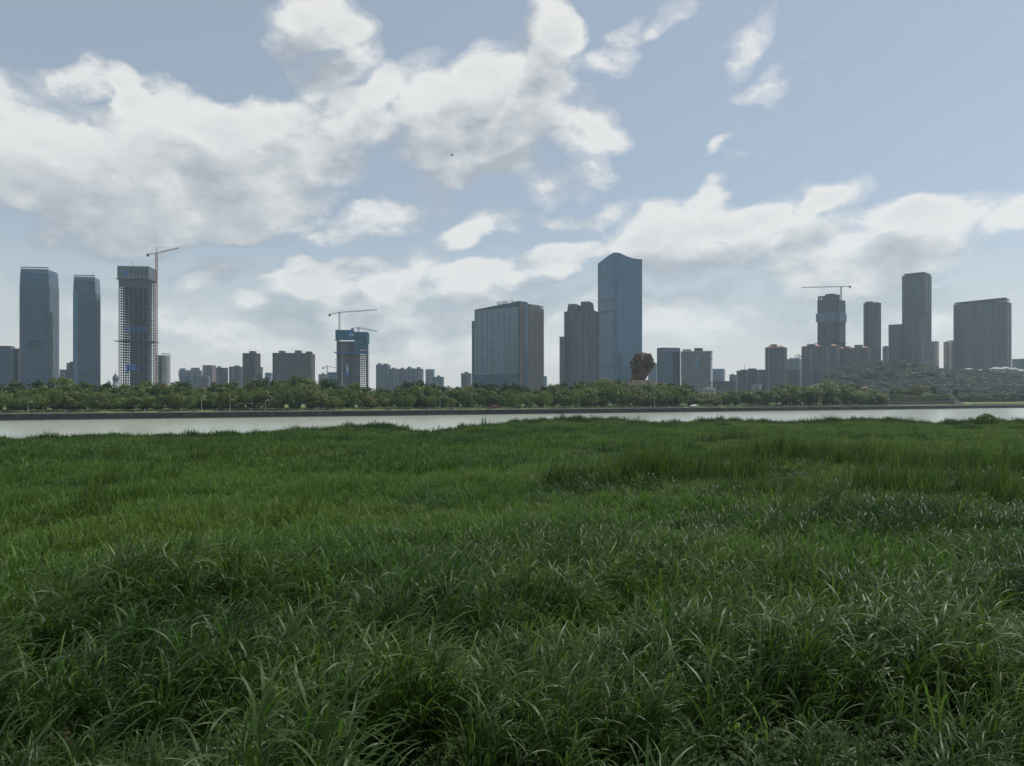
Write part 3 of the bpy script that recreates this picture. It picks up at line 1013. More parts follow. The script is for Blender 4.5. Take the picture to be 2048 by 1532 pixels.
for i in range(n - 1):
    rim.bar((poly[i][0], poly[i][1], zz[i]), (poly[i + 1][0], poly[i + 1][1], zz[i + 1]), .8)
rim.build('roof_rim', M['slate'], t.root)
text_mesh('sign_lettering', '长房国际', M['mullion_light'], t.root, (w * .07, -.4, t.z(543)), FRONT, 6.6, .2)
for py in (598, 622, 735):
    part('plant_floor', M['slate'], t.root, .1, w - rad, -.22, .3, t.z(py), t.z(py) + 2.2)

# --- between the monument and the balconied hotel
residential('office_block', 'low blue block glimpsed beside the stone monument', 1296, 1312, 1316, 1500, 727, 10, 'pale_blue', 14, 4, 33, glass='glass_blue')
t = Tower('office_block', 'square dark glass office block with a paler side face and top band', 1314, 1325, 1360, 1200, 696, 62)
t.core('glass_slate', .3); t.slabs('slate', 18, .6); t.piers('slate_light', lin(0, t.w, 6), .7)
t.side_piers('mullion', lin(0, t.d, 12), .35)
part('lighter_side', M['slate_light'], t.root, .1, t.w - 1, -.05, .4, 0, t.h - 4)
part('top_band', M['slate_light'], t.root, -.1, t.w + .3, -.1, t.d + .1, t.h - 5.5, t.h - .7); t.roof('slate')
# balconied hotel with rippling white floors
D = 1180
t = Tower('balconied_hotel', 'wide hotel with rippling pale balcony bands and ragged balcony edge', 1360, 1422, 1425, D, 702, 6, depth=22)
w, d = t.w, t.d
t.core('window', 1.4)
nf = 25
wv = []
for i in range(25):
    q = i / 24
    wv.append((w * q, -1.0 * math.sin(q * math.pi * 2.0) - .4 * math.sin(q * math.pi * 5)))
rip = MB(); rip.prism(wv + [(w, d), (0, d)], 0, 1.35)
rme = mesh_from('balcony_band', rip.v, rip.f, M['concrete'])
for i in range(nf):
    o = link('balcony_band', rme, t.root); o.location = (random.uniform(-.5, .6), 0, 4 + (t.h - 5) * i / (nf - 1))
part('glass_recess', M['glass_blue'], t.root, .49 * w, .60 * w, -1.9, .5, t.z(737), t.z(719))
part('end_strip', M['glass_slate'], t.root, .86 * w, .93 * w, -1.6, .5, t.z(757), t.z(712))
for fx in (.06, .31, .49, .74):
    part('pier', M['concrete'], t.root, fx * w, fx * w + .6, -1.4, .6, 0, t.h - 2)
part('rooftop_block', M['pale'], t.root, .07 * w, .33 * w, .2 * d, .8 * d, t.h, t.h + 3.8)
part('rooftop_block', M['slate'], t.root, .45 * w, .70 * w, .2 * d, .8 * d, t.h, t.h + 5.2)
part('podium', M['glass_slate'], t.root, .3 * w, 1.0 * w, -6, 2, 0, 7)

# --- low city right of the hotel
residential('apartment_block', 'pale blue flat block just beyond the balconied hotel', 1425, 1446, 1450, 1600, 738, 10, 'pale_blue', 16, 5, 35, glass='glass_pale')
residential('apartment_block', 'small dark block standing on the low reddish roofs', 1459, 1466, 1473, 1500, 750, 30, 'slate_light', 12, 3, 36, roofs=[(.2, .5, 2)])
t = residential('low_building', 'long low reddish brown building with an orange roof edge', 1424, 1470, 1474, 1250, 764, 6, 'redbrown', 6, 12, 37, depth=18)
part('roof_edge', M['redtile'], t.root, -.5, t.w + .5, -.6, t.d, t.h + .7, t.h + 1.6)
t = residential('low_building', 'small pale pavilion building at the foot of the balconied hotel', 1406, 1428, 1431, 1000, 779, 10, 'cream', 3, 5, 38, depth=14)
m = MB(); w, d = t.w, t.d
m.add([(-1.5, -1.5, t.h), (w + 1.5, -1.5, t.h), (w + 1.5, d + 1.5, t.h), (-1.5, d + 1.5, t.h), (w * .25, d * .5, t.h + 3.4), (w * .75, d * .5, t.h + 3.4)],
      [(0, 1, 5, 4), (1, 2, 5), (2, 3, 4, 5), (3, 0, 4)])
m.build('hip_roof', M['brown_grey'], t.root)
t = residential('apartment_block', 'reddish brown block with roof frames and an antenna', 1473, 1494, 1498, 1220, 742, 10, 'redbrown', 15, 7, 39, roofs=[(.3, .9, 2)])
m = MB(); m.bar((t.w * .72, 3, t.h), (t.w * .72, 3, t.h + 10), .35); m.box(t.w * .72 - 1.2, t.w * .72 + 1.2, 2.8, 3.2, t.h + 8, t.h + 8.5)
m.build('antenna', M['steel'], t.root)
residential('apartment_block', 'reddish brown block against the red-roofed tower', 1495, 1528, 1532, 1235, 740, 8, 'redbrown', 15, 9, 40, roofs=[(.0, .45, 2.5)])
residential('low_building', 'low white gridded building half hidden by island trees', 1504, 1519, 1521, 1000, 770, 8, 'pale', 5, 5, 41, depth=12)


def red_caps(t, spots):
    for (a, b_, hh) in spots:
        x0, x1 = a * t.w, b_ * t.w
        m = MB()
        m.add([(x0, -.6, t.h + .7), (x1, -.6, t.h + .7), (x1, t.d * .6, t.h + .7), (x0, t.d * .6, t.h + .7), (x0 + (x1 - x0) * .3, t.d * .3, t.h + .7 + hh), (x0 + (x1 - x0) * .7, t.d * .3, t.h + .7 + hh)],
              [(0, 1, 5, 4), (1, 2, 5), (2, 3, 4, 5), (3, 0, 4), (3, 2, 1, 0)])
        m.build('tiled_roof', M['redtile'], t.root)


t = residential('apartment_tower', 'brown apartment tower with red tiled roof caps standing alone beside the reddish blocks', 1530, 1568, 1574, 1220, 695, 12, 'brown_warm', 30, 11, 42, roofs=[(.26, .52, 5.5)])
red_caps(t, [(.05, .5, 3.6), (.58, .95, 2.8)])
residential('apartment_block', 'pale blue block between the red-capped towers', 1573, 1599, 1604, 1500, 718, 10, 'pale_blue', 22, 7, 43, roofs=[(.2, .4, 2.5), (.55, .8, 3)])
residential('low_building', 'low red brick block between the red-capped towers', 1571, 1598, 1602, 1180, 740, 8, 'redbrown', 14, 8, 44, depth=15)
t = residential('apartment_tower', 'wide brown apartment building with red caps in front of the grey scaffolded tower', 1603, 1674, 1681, 1240, 692, 9, 'brown_warm', 31, 18, 45, roofs=[(.13, .33, 4.5)])
red_caps(t, [(.36, .52, 2.6), (.80, .97, 3.2), (.02, .12, 2.4)])
for fx in (.22, .36, .60, .78):
    part('painted_recess', M['window'], t.root, fx * t.w, fx * t.w + 2, -.35, .4, 0, t.h - 2)  # recess shade painted as dark strips on the front
t = residential('apartment_tower', 'wide brown apartment building with red caps beside the slim dark tower', 1677, 1736, 1741, 1245, 696, 9, 'brown_warm', 30, 16, 46, roofs=[(.18, .33, 3.8), (.52, .76, 5.5)])
red_caps(t, [(.02, .17, 2.6), (.34, .5, 2.4), (.78, .98, 2.6)])
for fx in (.3, .5, .75):
    part('painted_recess', M['window'], t.root, fx * t.w, fx * t.w + 2, -.35, .4, 0, t.h - 2)  # dark strips laid on the front for the shade of recesses

# --- grey scaffolded tower under construction
t = residential('scaffolded_tower', 'tall grey concrete tower under construction with a wide screen collar', 1635, 1666, 1680, 1310, 598, 24, 'slate', 52, 9, 47, slab_mat='concrete_dark')
w, d = t.w, t.d
for (x0, x1) in ((0.02, .10), (.16, .22), (.30, .38), (.62, .70), (.90, .98)):
    part('crown_column', M['concrete_dark'], t.root, x0 * w, x1 * w, 0, 2, t.h, t.z(590))
    part('crown_column', M['concrete_dark'], t.root, x0 * w, x1 * w, d - 2, d, t.h, t.z(590))
part('crown_wall', M['concrete_dark'], t.root, .38 * w, .9 * w, 1, d - 1, t.h, t.z(591))
part('crown_beam', M['concrete_dark'], t.root, 0, w * .55, -.3, d, t.z(592), t.z(590))
part('crown_beam', M['concrete_dark'], t.root, .5 * w, w, -.3, d, t.z(590), t.z(587))
part('screen_collar', M['slate_light'], t.root, -2, w + 1.6, -2, d + 2, t.z(642), t.z(625))
part('side_wing', M['slate'], t.root, w + .05, w + 7, d * .3, d + 6, 0, t.z(599))
part('wing_collar', M['slate_light'], t.root, w + 1.65, w + 8.4, d * .3 - 1.2, d + 7, t.z(642), t.z(626))
part('safety_platform', M['iron'], t.root, -5, w + 10, -4, d + 6, t.z(685), t.z(685) + .7)
TOWER_C = t

# --- slim dark tower, stepped pair, big slab on the far side of the hill
residential('slim_tower', 'slim dark tower with a sloping roof between the red-capped buildings and the hill', 1727, 1754, 1762, 1330, 605, 20, 'slate', 50, 8, 51, thick=1.4, roofs=[(.05, .5, 3.0)])
residential('apartment_tower', 'narrow pale tower with a white strip beside the slim dark tower', 1765, 1776, 1779, 1500, 695, 10, 'pale', 29, 3, 52, roofs=[(.1, .9, 3)])
residential('stepped_tower', 'dark mid-height tower stepping down from the tall dark tower', 1777, 1802, 1808, 1340, 649, 12, 'slate', 40, 7, 53)
t = residential('tall_tower', 'tall dark residential tower with an overhanging roof rising behind the hill', 1804, 1850, 1863, 1400, 548, 16, 'slate', 72, 11, 54, slab_mat='brown_grey')
part('roof_canopy', M['slate'], t.root, .08 * t.w, .98 * t.w, -1.5, t.d + .5, t.h + 2.6, t.h + 3.8)
for fx in (.12, .3, .5, .7, .9):
    part('canopy_post', M['slate'], t.root, fx * t.w, fx * t.w + .9, .5, 1.4, t.h, t.h + 2.6)
part('roof_block', M['slate'], t.root, .2 * t.w, .9 * t.w, 3, t.d - 2, t.h, t.h + 2.6)
residential('apartment_tower', 'dark brown lower tower in front of the tall dark tower', 1805, 1842, 1850, 1330, 638, 14, 'brown_grey', 42, 9, 55, roofs=[(.3, .9, 2)])
residential('apartment_tower', 'cream apartment tower sliver beside the tall dark tower', 1862, 1874, 1878, 1500, 683, 12, 'cream', 32, 3, 56)
residential('apartment_tower', 'greyish cream tower in the gap before the broad dark slab', 1887, 1899, 1903, 1520, 684, 12, 'cream', 32, 3, 57, roofs=[(.4, .8, 2.5)])
residential('apartment_tower', 'cream tower touching the broad dark slab', 1899, 1910, 1914, 1530, 681, 12, 'cream', 33, 3, 58)
t = residential('apartment_slab', 'broad dark residential slab with a perforated roof edge above the hill', 1907, 2014, 2023, 1380, 603, 9, 'slate', 58, 26, 59, slab_mat='brown_grey', thick=1.3)
for i in range(24):
    part('roof_post', M['slate'], t.root, t.w * (i + .2) / 24, t.w * (i + .55) / 24, -.2, 1, t.h + .6, t.h + 3.6 + 2.6 * i / 24)
m = MB(); m.add([(2, -.6, t.h + 3.4), (t.w * .97, -.6, t.h + 6.2), (t.w * .97, t.d, t.h + 6.2), (2, t.d, t.h + 3.4), (2, -.6, t.h + 4.6), (t.w * .97, -.6, t.h + 7.6), (t.w * .97, t.d, t.h + 7.6), (2, t.d, t.h + 4.6)],
                [(0, 1, 5, 4), (1, 2, 6, 5), (2, 3, 7, 6), (3, 0, 4, 7), (4, 5, 6, 7), (3, 2, 1, 0)])
m.build('roof_beam', M['slate'], t.root)
for fx in (.51,):
    part('painted_recess', M['window'], t.root, fx * t.w, fx * t.w + 2.4, -.5, .4, 0, t.h - 1)  # shade of a recess painted as one proud dark strip
for fx in (.24, .33, .68, .78):
    part('balcony_column', M['window'], t.root, fx * t.w, fx * t.w + 3.4, -.32, .3, 0, t.h - 2)
residential('apartment_block', 'pale low-rise block at the edge of view beyond the broad dark slab', 2024, 2050, 2056, 1600, 718, 10, 'pale_blue', 18, 7, 60)

# --- small white villas with hipped roofs on the hillside
def villa(px, py, D, w, name, label, mat='pale', roofm='pale'):
    p = pt(px, py, D)
    zb = hill_z(p.x, p.y) - .5
    root = tag(empty(name, (p.x, p.y, zb), R(random.uniform(-15, 15))), label, 'house', 'villas on the hillside')
    h = max(4.0, p.z - zb - 1.5)
    part('wall', M[mat], root, -w / 2, w / 2, -4, 4, 0, h)
    for i in range(4):
        x = -w / 2 + w * (i + .3) / 4
        part('window', M['window'], root, x, x + w * .1, -4.06, -3.8, h - 2.4, h - .9)
    m = MB(); q = w / 2 + 1
    m.add([(-q, -5, h), (q, -5, h), (q, 5, h), (-q, 5, h), (-q * .45, 0, h + 2.6), (q * .45, 0, h + 2.6)], [(0, 1, 5, 4), (1, 2, 5), (2, 3, 4, 5), (3, 0, 4), (3, 2, 1, 0)])
    m.build('hip_roof', M[roofm], root)


villa(1938, 738, 1150, 14, 'hillside_villa', 'white hip-roofed villa highest on the tree line, next to the hill crest')
villa(1957, 740, 1160, 12, 'hillside_villa', 'small white villa second along the hillside row')
villa(1972, 741, 1165, 11, 'hillside_villa', 'small yellowish villa midway along the hillside row', 'cream', 'cream')
villa(1993, 736, 1170, 20, 'hillside_villa', 'widest white villa below the broad dark slab')
villa(2010, 735, 1175, 11, 'hillside_villa', 'pointed-roof villa beside the widest white villa')
villa(2026, 737, 1170, 13, 'hillside_villa', 'white villa under the far corner of the broad dark slab')
villa(2041, 740, 1165, 11, 'hillside_villa', 'last small villa on the hillside at the picture edge')
villa(1985, 749, 1120, 26, 'hillside_villa', 'long cream villa lower on the slope among trees', 'cream', 'cream')
# ------------------------------------------------------------------ tower cranes
def lattice(m, a, b, half, step, r, tri=False):
    """four chords with zigzag bracing between two points"""
    a, b = Vector(a), Vector(b)
    d = b - a
    q = d.to_track_quat('Z', 'Y')
    cs = [Vector((half, half, 0)), Vector((-half, half, 0)), Vector((-half, -half, 0)), Vector((half, -half, 0))]
    if tri: cs = [Vector((half, -half * .6, 0)), Vector((-half, -half * .6, 0)), Vector((0, half, 0))]
    cs = [q @ c for c in cs]
    for c in cs:
        m.bar(a + c, b + c, r)
    n = max(1, int(d.length / step))
    for i in range(n):
        p0, p1 = a + d * i / n, a + d * (i + 1) / n
        for k in range(len(cs)):
            c0, c1 = cs[k], cs[(k + 1) % len(cs)]
            m.bar(p0 + (c0 if i % 2 else c1), p1 + (c1 if i % 2 else c0), r * .6)


def crane(label, px, D, base_z, py_slew, py_apex, tip, tail, mat, mast_mat=None, half=.9, r=.22):
    """px: mast column; py_slew / py_apex: rows of the turntable and of the head; tip and tail: picture points of the jib ends (turned a little in depth)"""
    p = pt(px, py_slew, D)
    root = tag(empty('tower_crane', (p.x, p.y, base_z)), label, 'crane', 'tower cranes over the building sites')
    zs = p.z - base_z
    za = top_z(py_apex, D) - base_z
    m = MB(); lattice(m, (0, 0, 0), (0, 0, zs), half, half * 2.2, r)
    m.build('mast', mast_mat or mat, root)
    jt = pt(tip[0], tip[1], D) - Vector((p.x, p.y, base_z)); jt.y = 6.0
    jb = pt(tail[0], tail[1], D) - Vector((p.x, p.y, base_z)); jb.y = -2.0
    j0 = Vector((0, 0, zs + 1.5))
    m = MB(); lattice(m, j0, jt, half * .75, half * 2.0, r, True); m.build('jib', mat, root)
    m = MB(); lattice(m, j0, jb, half * .7, half * 2.0, r, True); m.build('counter_jib', mat, root)
    m = MB(); m.box(jb.x - 1.4, jb.x + 1.4, jb.y - .9, jb.y + .9, jb.z - 2.8, jb.z + .5); m.build('counterweight', M['concrete_dark'], root)
    m = MB(); m.bar((0, 0, zs), (0, 0, za), half * .8, 4, .2); m.build('tower_head', mat, root)
    s = 1 if jt.x > 0 else -1
    m = MB(); m.box(s * .9 - .8, s * .9 + .8, -2.4, -.8, zs - 1.2, zs + 1.0); m.build('cab', M['panel_white'], root)
    m = MB(); m.box(-1.3, 1.3, -1.3, 1.3, zs - .4, zs + .5); m.build('turntable', mat, root)
    if za > zs + 4:
        for f in (.45, .9):
            q = j0 + (jt - j0) * f
            m = MB(); m.bar((0, 0, za), q, .1); m.build('tie_bar', mat, root)
        m = MB(); m.bar((0, 0, za), jb, .1); m.build('tie_bar', mat, root)
    return root


crane('tall reddish-masted crane rising beside the lattice construction tower', 313, 1012, BASE, 509, 494, (353, 494), (297, 509), M['steel'], M['steel_red'], 1.1, .26)
crane('flat-topped crane with the long rising jib above the teal netting', 679, 1112, BASE, 627, 624, (753, 618.5), (660, 629), M['steel'], None, .95, .24)
crane('low crane with its jib sloping down over the teal netting', 717, 1118, BASE, 657.5, 652, (753, 662), (705, 657), M['steel'], M['steel'], .95, .24)
crane('flat-topped crane with a long level jib above the grey scaffolded tower', 1682, 1330, BASE, 575, 572, (1605, 574), (1699, 573), M['steel'], M['steel_pale'], 1.0, .26)
crane('tiny far crane over the low pale block', 654.5, 1480, BASE, 734, 730, (668, 735), (647, 735), M['steel'], None, .7, .2)
crane('tiny far crane on the roofs between the red-capped towers', 1598, 1495, BASE, 712, 707, (1591, 712), (1602, 713), M['steel'], None, .8, .22)

# bird in the sky
def build_bird():
    p = pt(903.5, 310, 90)
    m = MB()
    m.lathe([(.01, -.22), (.05, -.14), (.075, 0), (.05, .12), (.03, .18), (.01, .24)], n=8)
    v = m.v; m.v = [(a, c, b) for a, b, c in v]
    m.add([(0, .06, .02), (0, -.06, .02), (.16, -.03, .07), (.30, -.10, .03), (.16, .06, .07), (-.16, -.03, .07), (-.30, -.10, .03), (-.16, .06, .07)],
          [(0, 1, 2, 4), (4, 2, 3), (0, 7, 5, 1), (7, 6, 5)])
    m.add([(-.03, -.2, 0), (.03, -.2, 0), (.05, -.34, 0), (-.05, -.34, 0)], [(0, 1, 2, 3)])
    o = m.build('bird', M['feather'])
    o.location = p
    o.rotation_euler = (R(10), R(25), R(60))
    tag(o, 'small dark bird flying in front of the white cloud', 'bird')


build_bird()
# ------------------------------------------------------------------ quay wall, railing, lamps, island things
def qbox(m, s0, s1, o0, o1, z0, z1):
    m.prism([q2w(s0, o0, 0)[:2], q2w(s1, o0, 0)[:2], q2w(s1, o1, 0)[:2], q2w(s0, o1, 0)[:2]], z0, z1)


def s_of(px, off):
    p = quay_pt(px, off)
    return (p - Q0).dot(QD)


qroot = tag(empty('quay_wall', q2w(0, 0, 0), QANG), 'long dark stone quay wall with a pale coping along the river', 'wall')
nseg = 48
s0, s1 = -330.0, 620.0
for i in range(nseg):
    a, c = s0 + (s1 - s0) * i / nseg, s0 + (s1 - s0) * (i + 1) / nseg
    part('wall_section', M['wallstone'], qroot, a + .03, c - .03, 0, .6, -2, QZ - .16)
    part('coping_stone', M['coping'], qroot, a + .015, c - .015, -.15, .75, QZ - .155, QZ + .08)
part('water_stain', M['stone'], qroot, s0, s1, -.25, -.02, -2, .35)

rroot = tag(empty('quay_railing', q2w(0, .35, QZ + .08), QANG), 'thin pale-posted railing running along the quay edge', 'railing')
for k, zz in enumerate((.45, .95)):
    part('rail', M['steel'], rroot, -200, 430, -.03, .03, zz, zz + .07)
ps = np.arange(-196, 428, 3.0)
for k, s in enumerate(ps):
    big = (k % 4 == 0)
    part('post', M['pale'] if big else M['steel'], rroot, s - (.10 if big else .05), s + (.10 if big else .05), -.10 if big else -.05, .10 if big else .05, 0, 1.18 if big else 1.02)


def lamp(px, off, h, label, double=False):
    p = quay_pt(px, off)
    root = tag(empty('lamp_post', (p.x, p.y, island_z(off) + (.12 if off < 4.2 else 0)), QANG), label, 'lamp', 'lamp posts on the island')
    m = MB(); m.lathe([(.22, 0), (.22, .5), (.11, .6), (.08, h)], n=8); m.build('pole', M['steel_pale'], root)
    m = MB(); m.bar((0, 0, h - .1), (.9, 0, h + .1), .06); m.build('arm', M['steel_pale'], root)
    m = MB(); m.box(.5, 1.3, -.16, .16, h + .02, h + .2); m.build('lamp_head', M['lamp_glass'], root)


lamp(403, 3.2, 5.4, 'white lamp post standing by the quay below the pale hotel pair')
lamp(460, 3.2, 4.2, 'white lamp post with a bright head below the brown shouldered tower')
lamp(531, 3.2, 4.0, 'slim lamp post by the quay below the wide brown apartment slab')
lamp(56, 3.2, 3.6, 'short lamp post by the quay below the broad glass tower')
lamp(880, 3.2, 5.2, 'lamp post beside the dark timber pavilion')
lamp(1819, 16, 9.0, 'tall flag-like lamp mast among the terrace shrubs')
lamp(1892, 14, 10.5, 'tallest lamp mast with a white head above the terrace hedge')
lamp(1902, 9, 9.0, 'slim mast at the terrace corner above the steps')
lamp(1309, 3.2, 5.0, 'lamp post by the quay in front of the monument trees')

# dark timber pavilion in the trees
p = quay_pt(851, 9)
root = tag(empty('timber_pavilion', (p.x, p.y, island_z(9)), QANG), 'dark timber waterside pavilion with a flat roof among the trees', 'pavilion')
part('wall', M['timber'], root, -2.6, 2.6, 1.5, 4.5, 0, 4.2)
for x in (-2.8, -1.4, 0, 1.4, 2.8):
    part('post', M['timber'], root, x - .12, x + .12, 0, .25, 0, 4.2)
part('roof', M['rooftile_dark'], root, -3.6, 3.6, -.8, 5.2, 4.2, 4.65)
part('balustrade', M['timber'], root, -2.8, 2.8, 0, .12, .5, .95)
for x in (-1.9, -.5, .9):
    part('window', M['window'], root, x, x + .9, 1.42, 1.5, 1.2, 2.6)


def parasol_pergola(px, off, label, w=4.5):
    p = quay_pt(px, off)
    root = tag(empty('garden_canopy', (p.x, p.y, island_z(off)), QANG), label, 'pergola', 'flat garden canopies')
    part('canopy_roof', M['coping'], root, -w, w, -1.5, 1.5, 2.5, 2.75)
    for x in (-w * .55, 0, w * .55):
        part('post', M['timber'], root, x - .12, x + .12, -.12, .12, 0, 2.5)


parasol_pergola(483, 7, 'flat-roofed garden canopy on posts by the lawn, nearer the white lamp', 1.7)
parasol_pergola(500, 7, 'flat-roofed garden canopy on posts, middle of the three', 2.2)
parasol_pergola(514, 7, 'flat-roofed garden canopy beside the willow trunks', 1.5)

# white parked car on the quay path
def build_car():
    p = quay_pt(1388, 2.6)
    root = tag(empty('parked_car', (p.x, p.y, QZ + .13), QANG), 'small white car parked on the quay path', 'car')
    prof = [(-2.2, .35), (-2.25, .75), (-1.9, .95), (-1.35, 1.0), (-.8, 1.45), (.65, 1.48), (1.25, 1.02), (2.0, .9), (2.2, .7), (2.2, .35)]
    m = MB()
    n = len(prof)
    m.add([(x, -.85 if z < 1.1 else -.68, z) for x, z in prof] + [(x, .85 if z < 1.1 else .68, z) for x, z in prof],
          [(i, (i + 1) % n, n + (i + 1) % n, n + i) for i in range(n)] + [tuple(range(n)), tuple(range(2 * n - 1, n - 1, -1))])
    m.build('body', M['carpaint'], root)
    for sx in (-1.35, 1.35):
        for sy in (-.8, .8):
            m = MB()
            m.bar((sx, sy - .1, .33), (sx, sy + .1, .33), .33, 14); wb = m.build('wheel', M['rubber'], root)
            m = MB(); m.bar((sx, sy - .105, .33), (sx, sy + .105, .33), .17, 10); m.build('rim', M['steel_pale'], wb)
    m = MB(); m.add([(-1.15, -.74, 1.05), (-.75, -.7, 1.4), (.6, -.7, 1.42), (1.05, -.74, 1.06)], [(0, 3, 2, 1)]); m.build('side_window', M['window'], root)
    m = MB(); m.add([(1.28, -.6, 1.03), (.7, -.58, 1.46), (.7, .58, 1.46), (1.28, .6, 1.03)], [(0, 3, 2, 1)]); m.build('windscreen', M['window'], root)
    for sy in (-.6, .6):
        m = MB(); m.box(2.17, 2.22, sy - .16, sy + .16, .62, .76); m.build('headlight', M['lamp_glass'], root)


build_car()

# stone terrace with steps at the island's end
ta, tb = s_of(1764, 8), s_of(1906, 8)
root = tag(empty('stone_terrace', q2w(0, 0, 0), QANG), 'long stone terrace wall with steps at its end beside the quay', 'terrace')
part('wall', M['stone'], root, ta, tb, 8, 9, 2.2, 5.0)
part('upper_wall', M['wallstone'], root, ta, tb - 3, 9.6, 10.4, 2.2, 7.0)
part('coping', M['coping'], root, ta - .2, tb + .2, 7.8, 9.4, 5.0, 5.2)
part('coping', M['coping'], root, ta - .2, tb - 2.8, 9.45, 10.6, 7.0, 7.2)
part('terrace_fill', M['wallstone'], root, ta, tb, 10.5, 30, 2.2, 6.8)
for i in range(14):
    part('step', M['coping'], root, tb + i * .95, tb + (i + 1) * .95, 6.5, 9.2, 2.2, 6.6 - i * .3)
part('stair_wall', M['granite_pink'], root, tb + .2, tb + 13, 6.0, 6.45, 2.2, 3.0)
root = tag(empty('promenade_wall', q2w(0, 0, 0), QANG), 'low pinkish parapet wall along the quay beyond the terrace steps', 'wall')
part('wall', M['granite_pink'], root, s_of(1945, 5), s_of(2200, 5), 5, 5.6, 2.2, 3.3)
part('coping', M['coping'], root, s_of(1945, 5) - .1, s_of(2200, 5), 4.9, 5.7, 3.3, 3.45)


# roofed Chinese-style pavilions peeping over the trees
def eave_pavilion(px, off, py_tip, w, label):
    p = quay_pt(px, off)
    g0 = island_z(min(off, 90))
    root = tag(empty('garden_pavilion', (p.x, p.y, g0), QANG + .3), label, 'pavilion', 'tiled garden pavilions')
    zt = top_z(py_tip, p.y) - g0
    zr = zt - w * .75
    for sx in (-1, 1):
        for sy in (-1, 1):
            m = MB(); m.bar((sx * w * .6, sy * w * .6, 0), (sx * w * .6, sy * w * .6, zr), .22, 8); m.build('column', M['redtile'], root)
    part('wall', M['timber'], root, -w * .45, w * .45, -w * .45, w * .45, 0, zr)
    vs, fs = [], []
    lv = [(1.15, 0.12), (.95, 0.0), (.6, .22), (.3, .5), (.06, .85)]
    for (r_, z_) in lv:
        for k in range(8):
            a = math.pi / 8 + k * math.pi / 4 - math.pi / 8
            rr = r_ * (1.25 if k % 2 else 1.0)
            vs.append((w * rr * math.cos(a), w * rr * math.sin(a), zr + w * .8 * z_ + (w * .12 if (k % 2 and r_ > 1) else 0)))
    for i in range(len(lv) - 1):
        for k in range(8):
            fs.append((i * 8 + k, i * 8 + (k + 1) % 8, i * 8 + 8 + (k + 1) % 8, i * 8 + 8 + k))
    fs.append(tuple(range(len(vs) - 8, len(vs))))
    m = MB(); m.add(vs, fs); m.build('roof', M['rooftile_brown'], root)
    m = MB(); m.lathe([(.25, zr + w * .66), (.35, zr + w * .72), (.12, zr + w * .8), (.03, zt + .3)], n=8); m.build('finial', M['rooftile_brown'], root)


eave_pavilion(1729, 34, 769, 4.6, 'brown tiled pavilion roof with upturned eaves above the island trees')
eave_pavilion(1577, 60, 766, 3.2, 'small tiled pavilion roof among trees below the red-capped towers')

# low red-roofed house among the trees
p = quay_pt(352, 48)
root = tag(empty('red_roofed_house', (p.x, p.y, island_z(48)), QANG), 'low house whose red roof shows between the island trees', 'house')
part('wall', M['cream'], root, -4, 4, -3, 3, 0, 6.6)
for x in (-3, -1, 1, 3):
    part('window', M['window'], root, x - .45, x + .45, -3.05, -2.9, 4.2, 5.6)
m = MB(); m.add([(-4.8, -3.8, 6.6), (4.8, -3.8, 6.6), (4.8, 3.8, 6.6), (-4.8, 3.8, 6.6), (-3, 0, 9.0), (3, 0, 9.0)], [(0, 1, 5, 4), (1, 2, 5), (2, 3, 4, 5), (3, 0, 4), (3, 2, 1, 0)])
m.build('roof', M['redtile'], root)


# colossal rough stone monument
def build_monument():
    D_ = 440.0
    p = pt(1283, HZ, D_)
    zb = 3.0
    k = D_ / F
    root = tag(empty('stone_monument', (p.x, p.y, zb)), 'colossal rough brown stone bust rising above the trees on a pink granite base', 'monument')
    bm = bmesh.new()
    bmesh.ops.create_icosphere(bm, subdivisions=5, radius=1.0)
    from mathutils import noise as mn
    zc = top_z(738, D_) - zb
    hh = 29 * k
    for v in bm.verts:
        c = v.co.copy()
        # rows: wide and heavy above, narrowing to a thick neck below
        f = np.interp(c.z, [-1, -.7, -.4, 0, .35, .7, .9, 1.0], [.60, .66, .72, .93, 1.0, .82, .56, .3])
        ln = math.hypot(c.x, c.y) or 1
        rr = f * (0.35 + .65 * min(1, ln * 1.6)) if abs(c.z) > .93 else f
        x, y = c.x / ln * rr * min(1, ln * 3), c.y / ln * rr * min(1, ln * 3)
        v.co = Vector((x * 21.5 * k + c.z * 2.2 * k * 2.0, y * 21 * k, c.z * hh))
        if c.z < -.2: v.co.x += (c.z + .2) * 8 * k
    for v in bm.verts:
        q = v.co
        up = max(0, min(1, (q.z / hh + .15) * 1.6))
        ridge = abs(mn.noise(Vector((q.x * .22, q.y * .22, q.z * .55 + q.x * .18)))) 
        rough = mn.fractal(q * .35, 1, 2, 4)
        v.co += q.normalized() * ((-3.4 * ridge + 1.1) * (.3 + 1.2 * up) + .7 * rough)
        v.co.z += zc
    me = bpy.data.meshes.new('head')
    bm.to_mesh(me); bm.free()
    me.materials.append(M['granite_brown'])
    link('head', me, root)
    m = MB()
    m.lathe([(15 * k, 0), (16 * k, zc - hh * 1.05), (15 * k, zc - hh * .75)], n=18)
    m.build('neck', M['granite_brown'], root)
    m = MB()
    x0, x1 = 2 * k, 66 * k
    zt = top_z(761, D_) - zb
    m.add([(-20 * k, -8, 0), (x1, -8, 0), (x1, 10, 0), (-20 * k, 10, 0), (-20 * k, -6, zt), (x0 + 8 * k, -6, zt), (x0 + 8 * k, 8, zt), (-20 * k, 8, zt), (x1, -6, zt - 9 * k), (x1, 8, zt - 9 * k)],
          [(0, 1, 8, 5, 4), (1, 2, 9, 8), (2, 3, 7, 6, 9), (3, 0, 4, 7), (4, 5, 6, 7), (5, 8, 9, 6)])
    m.build('base', M['granite_pink'], root)


build_monument()
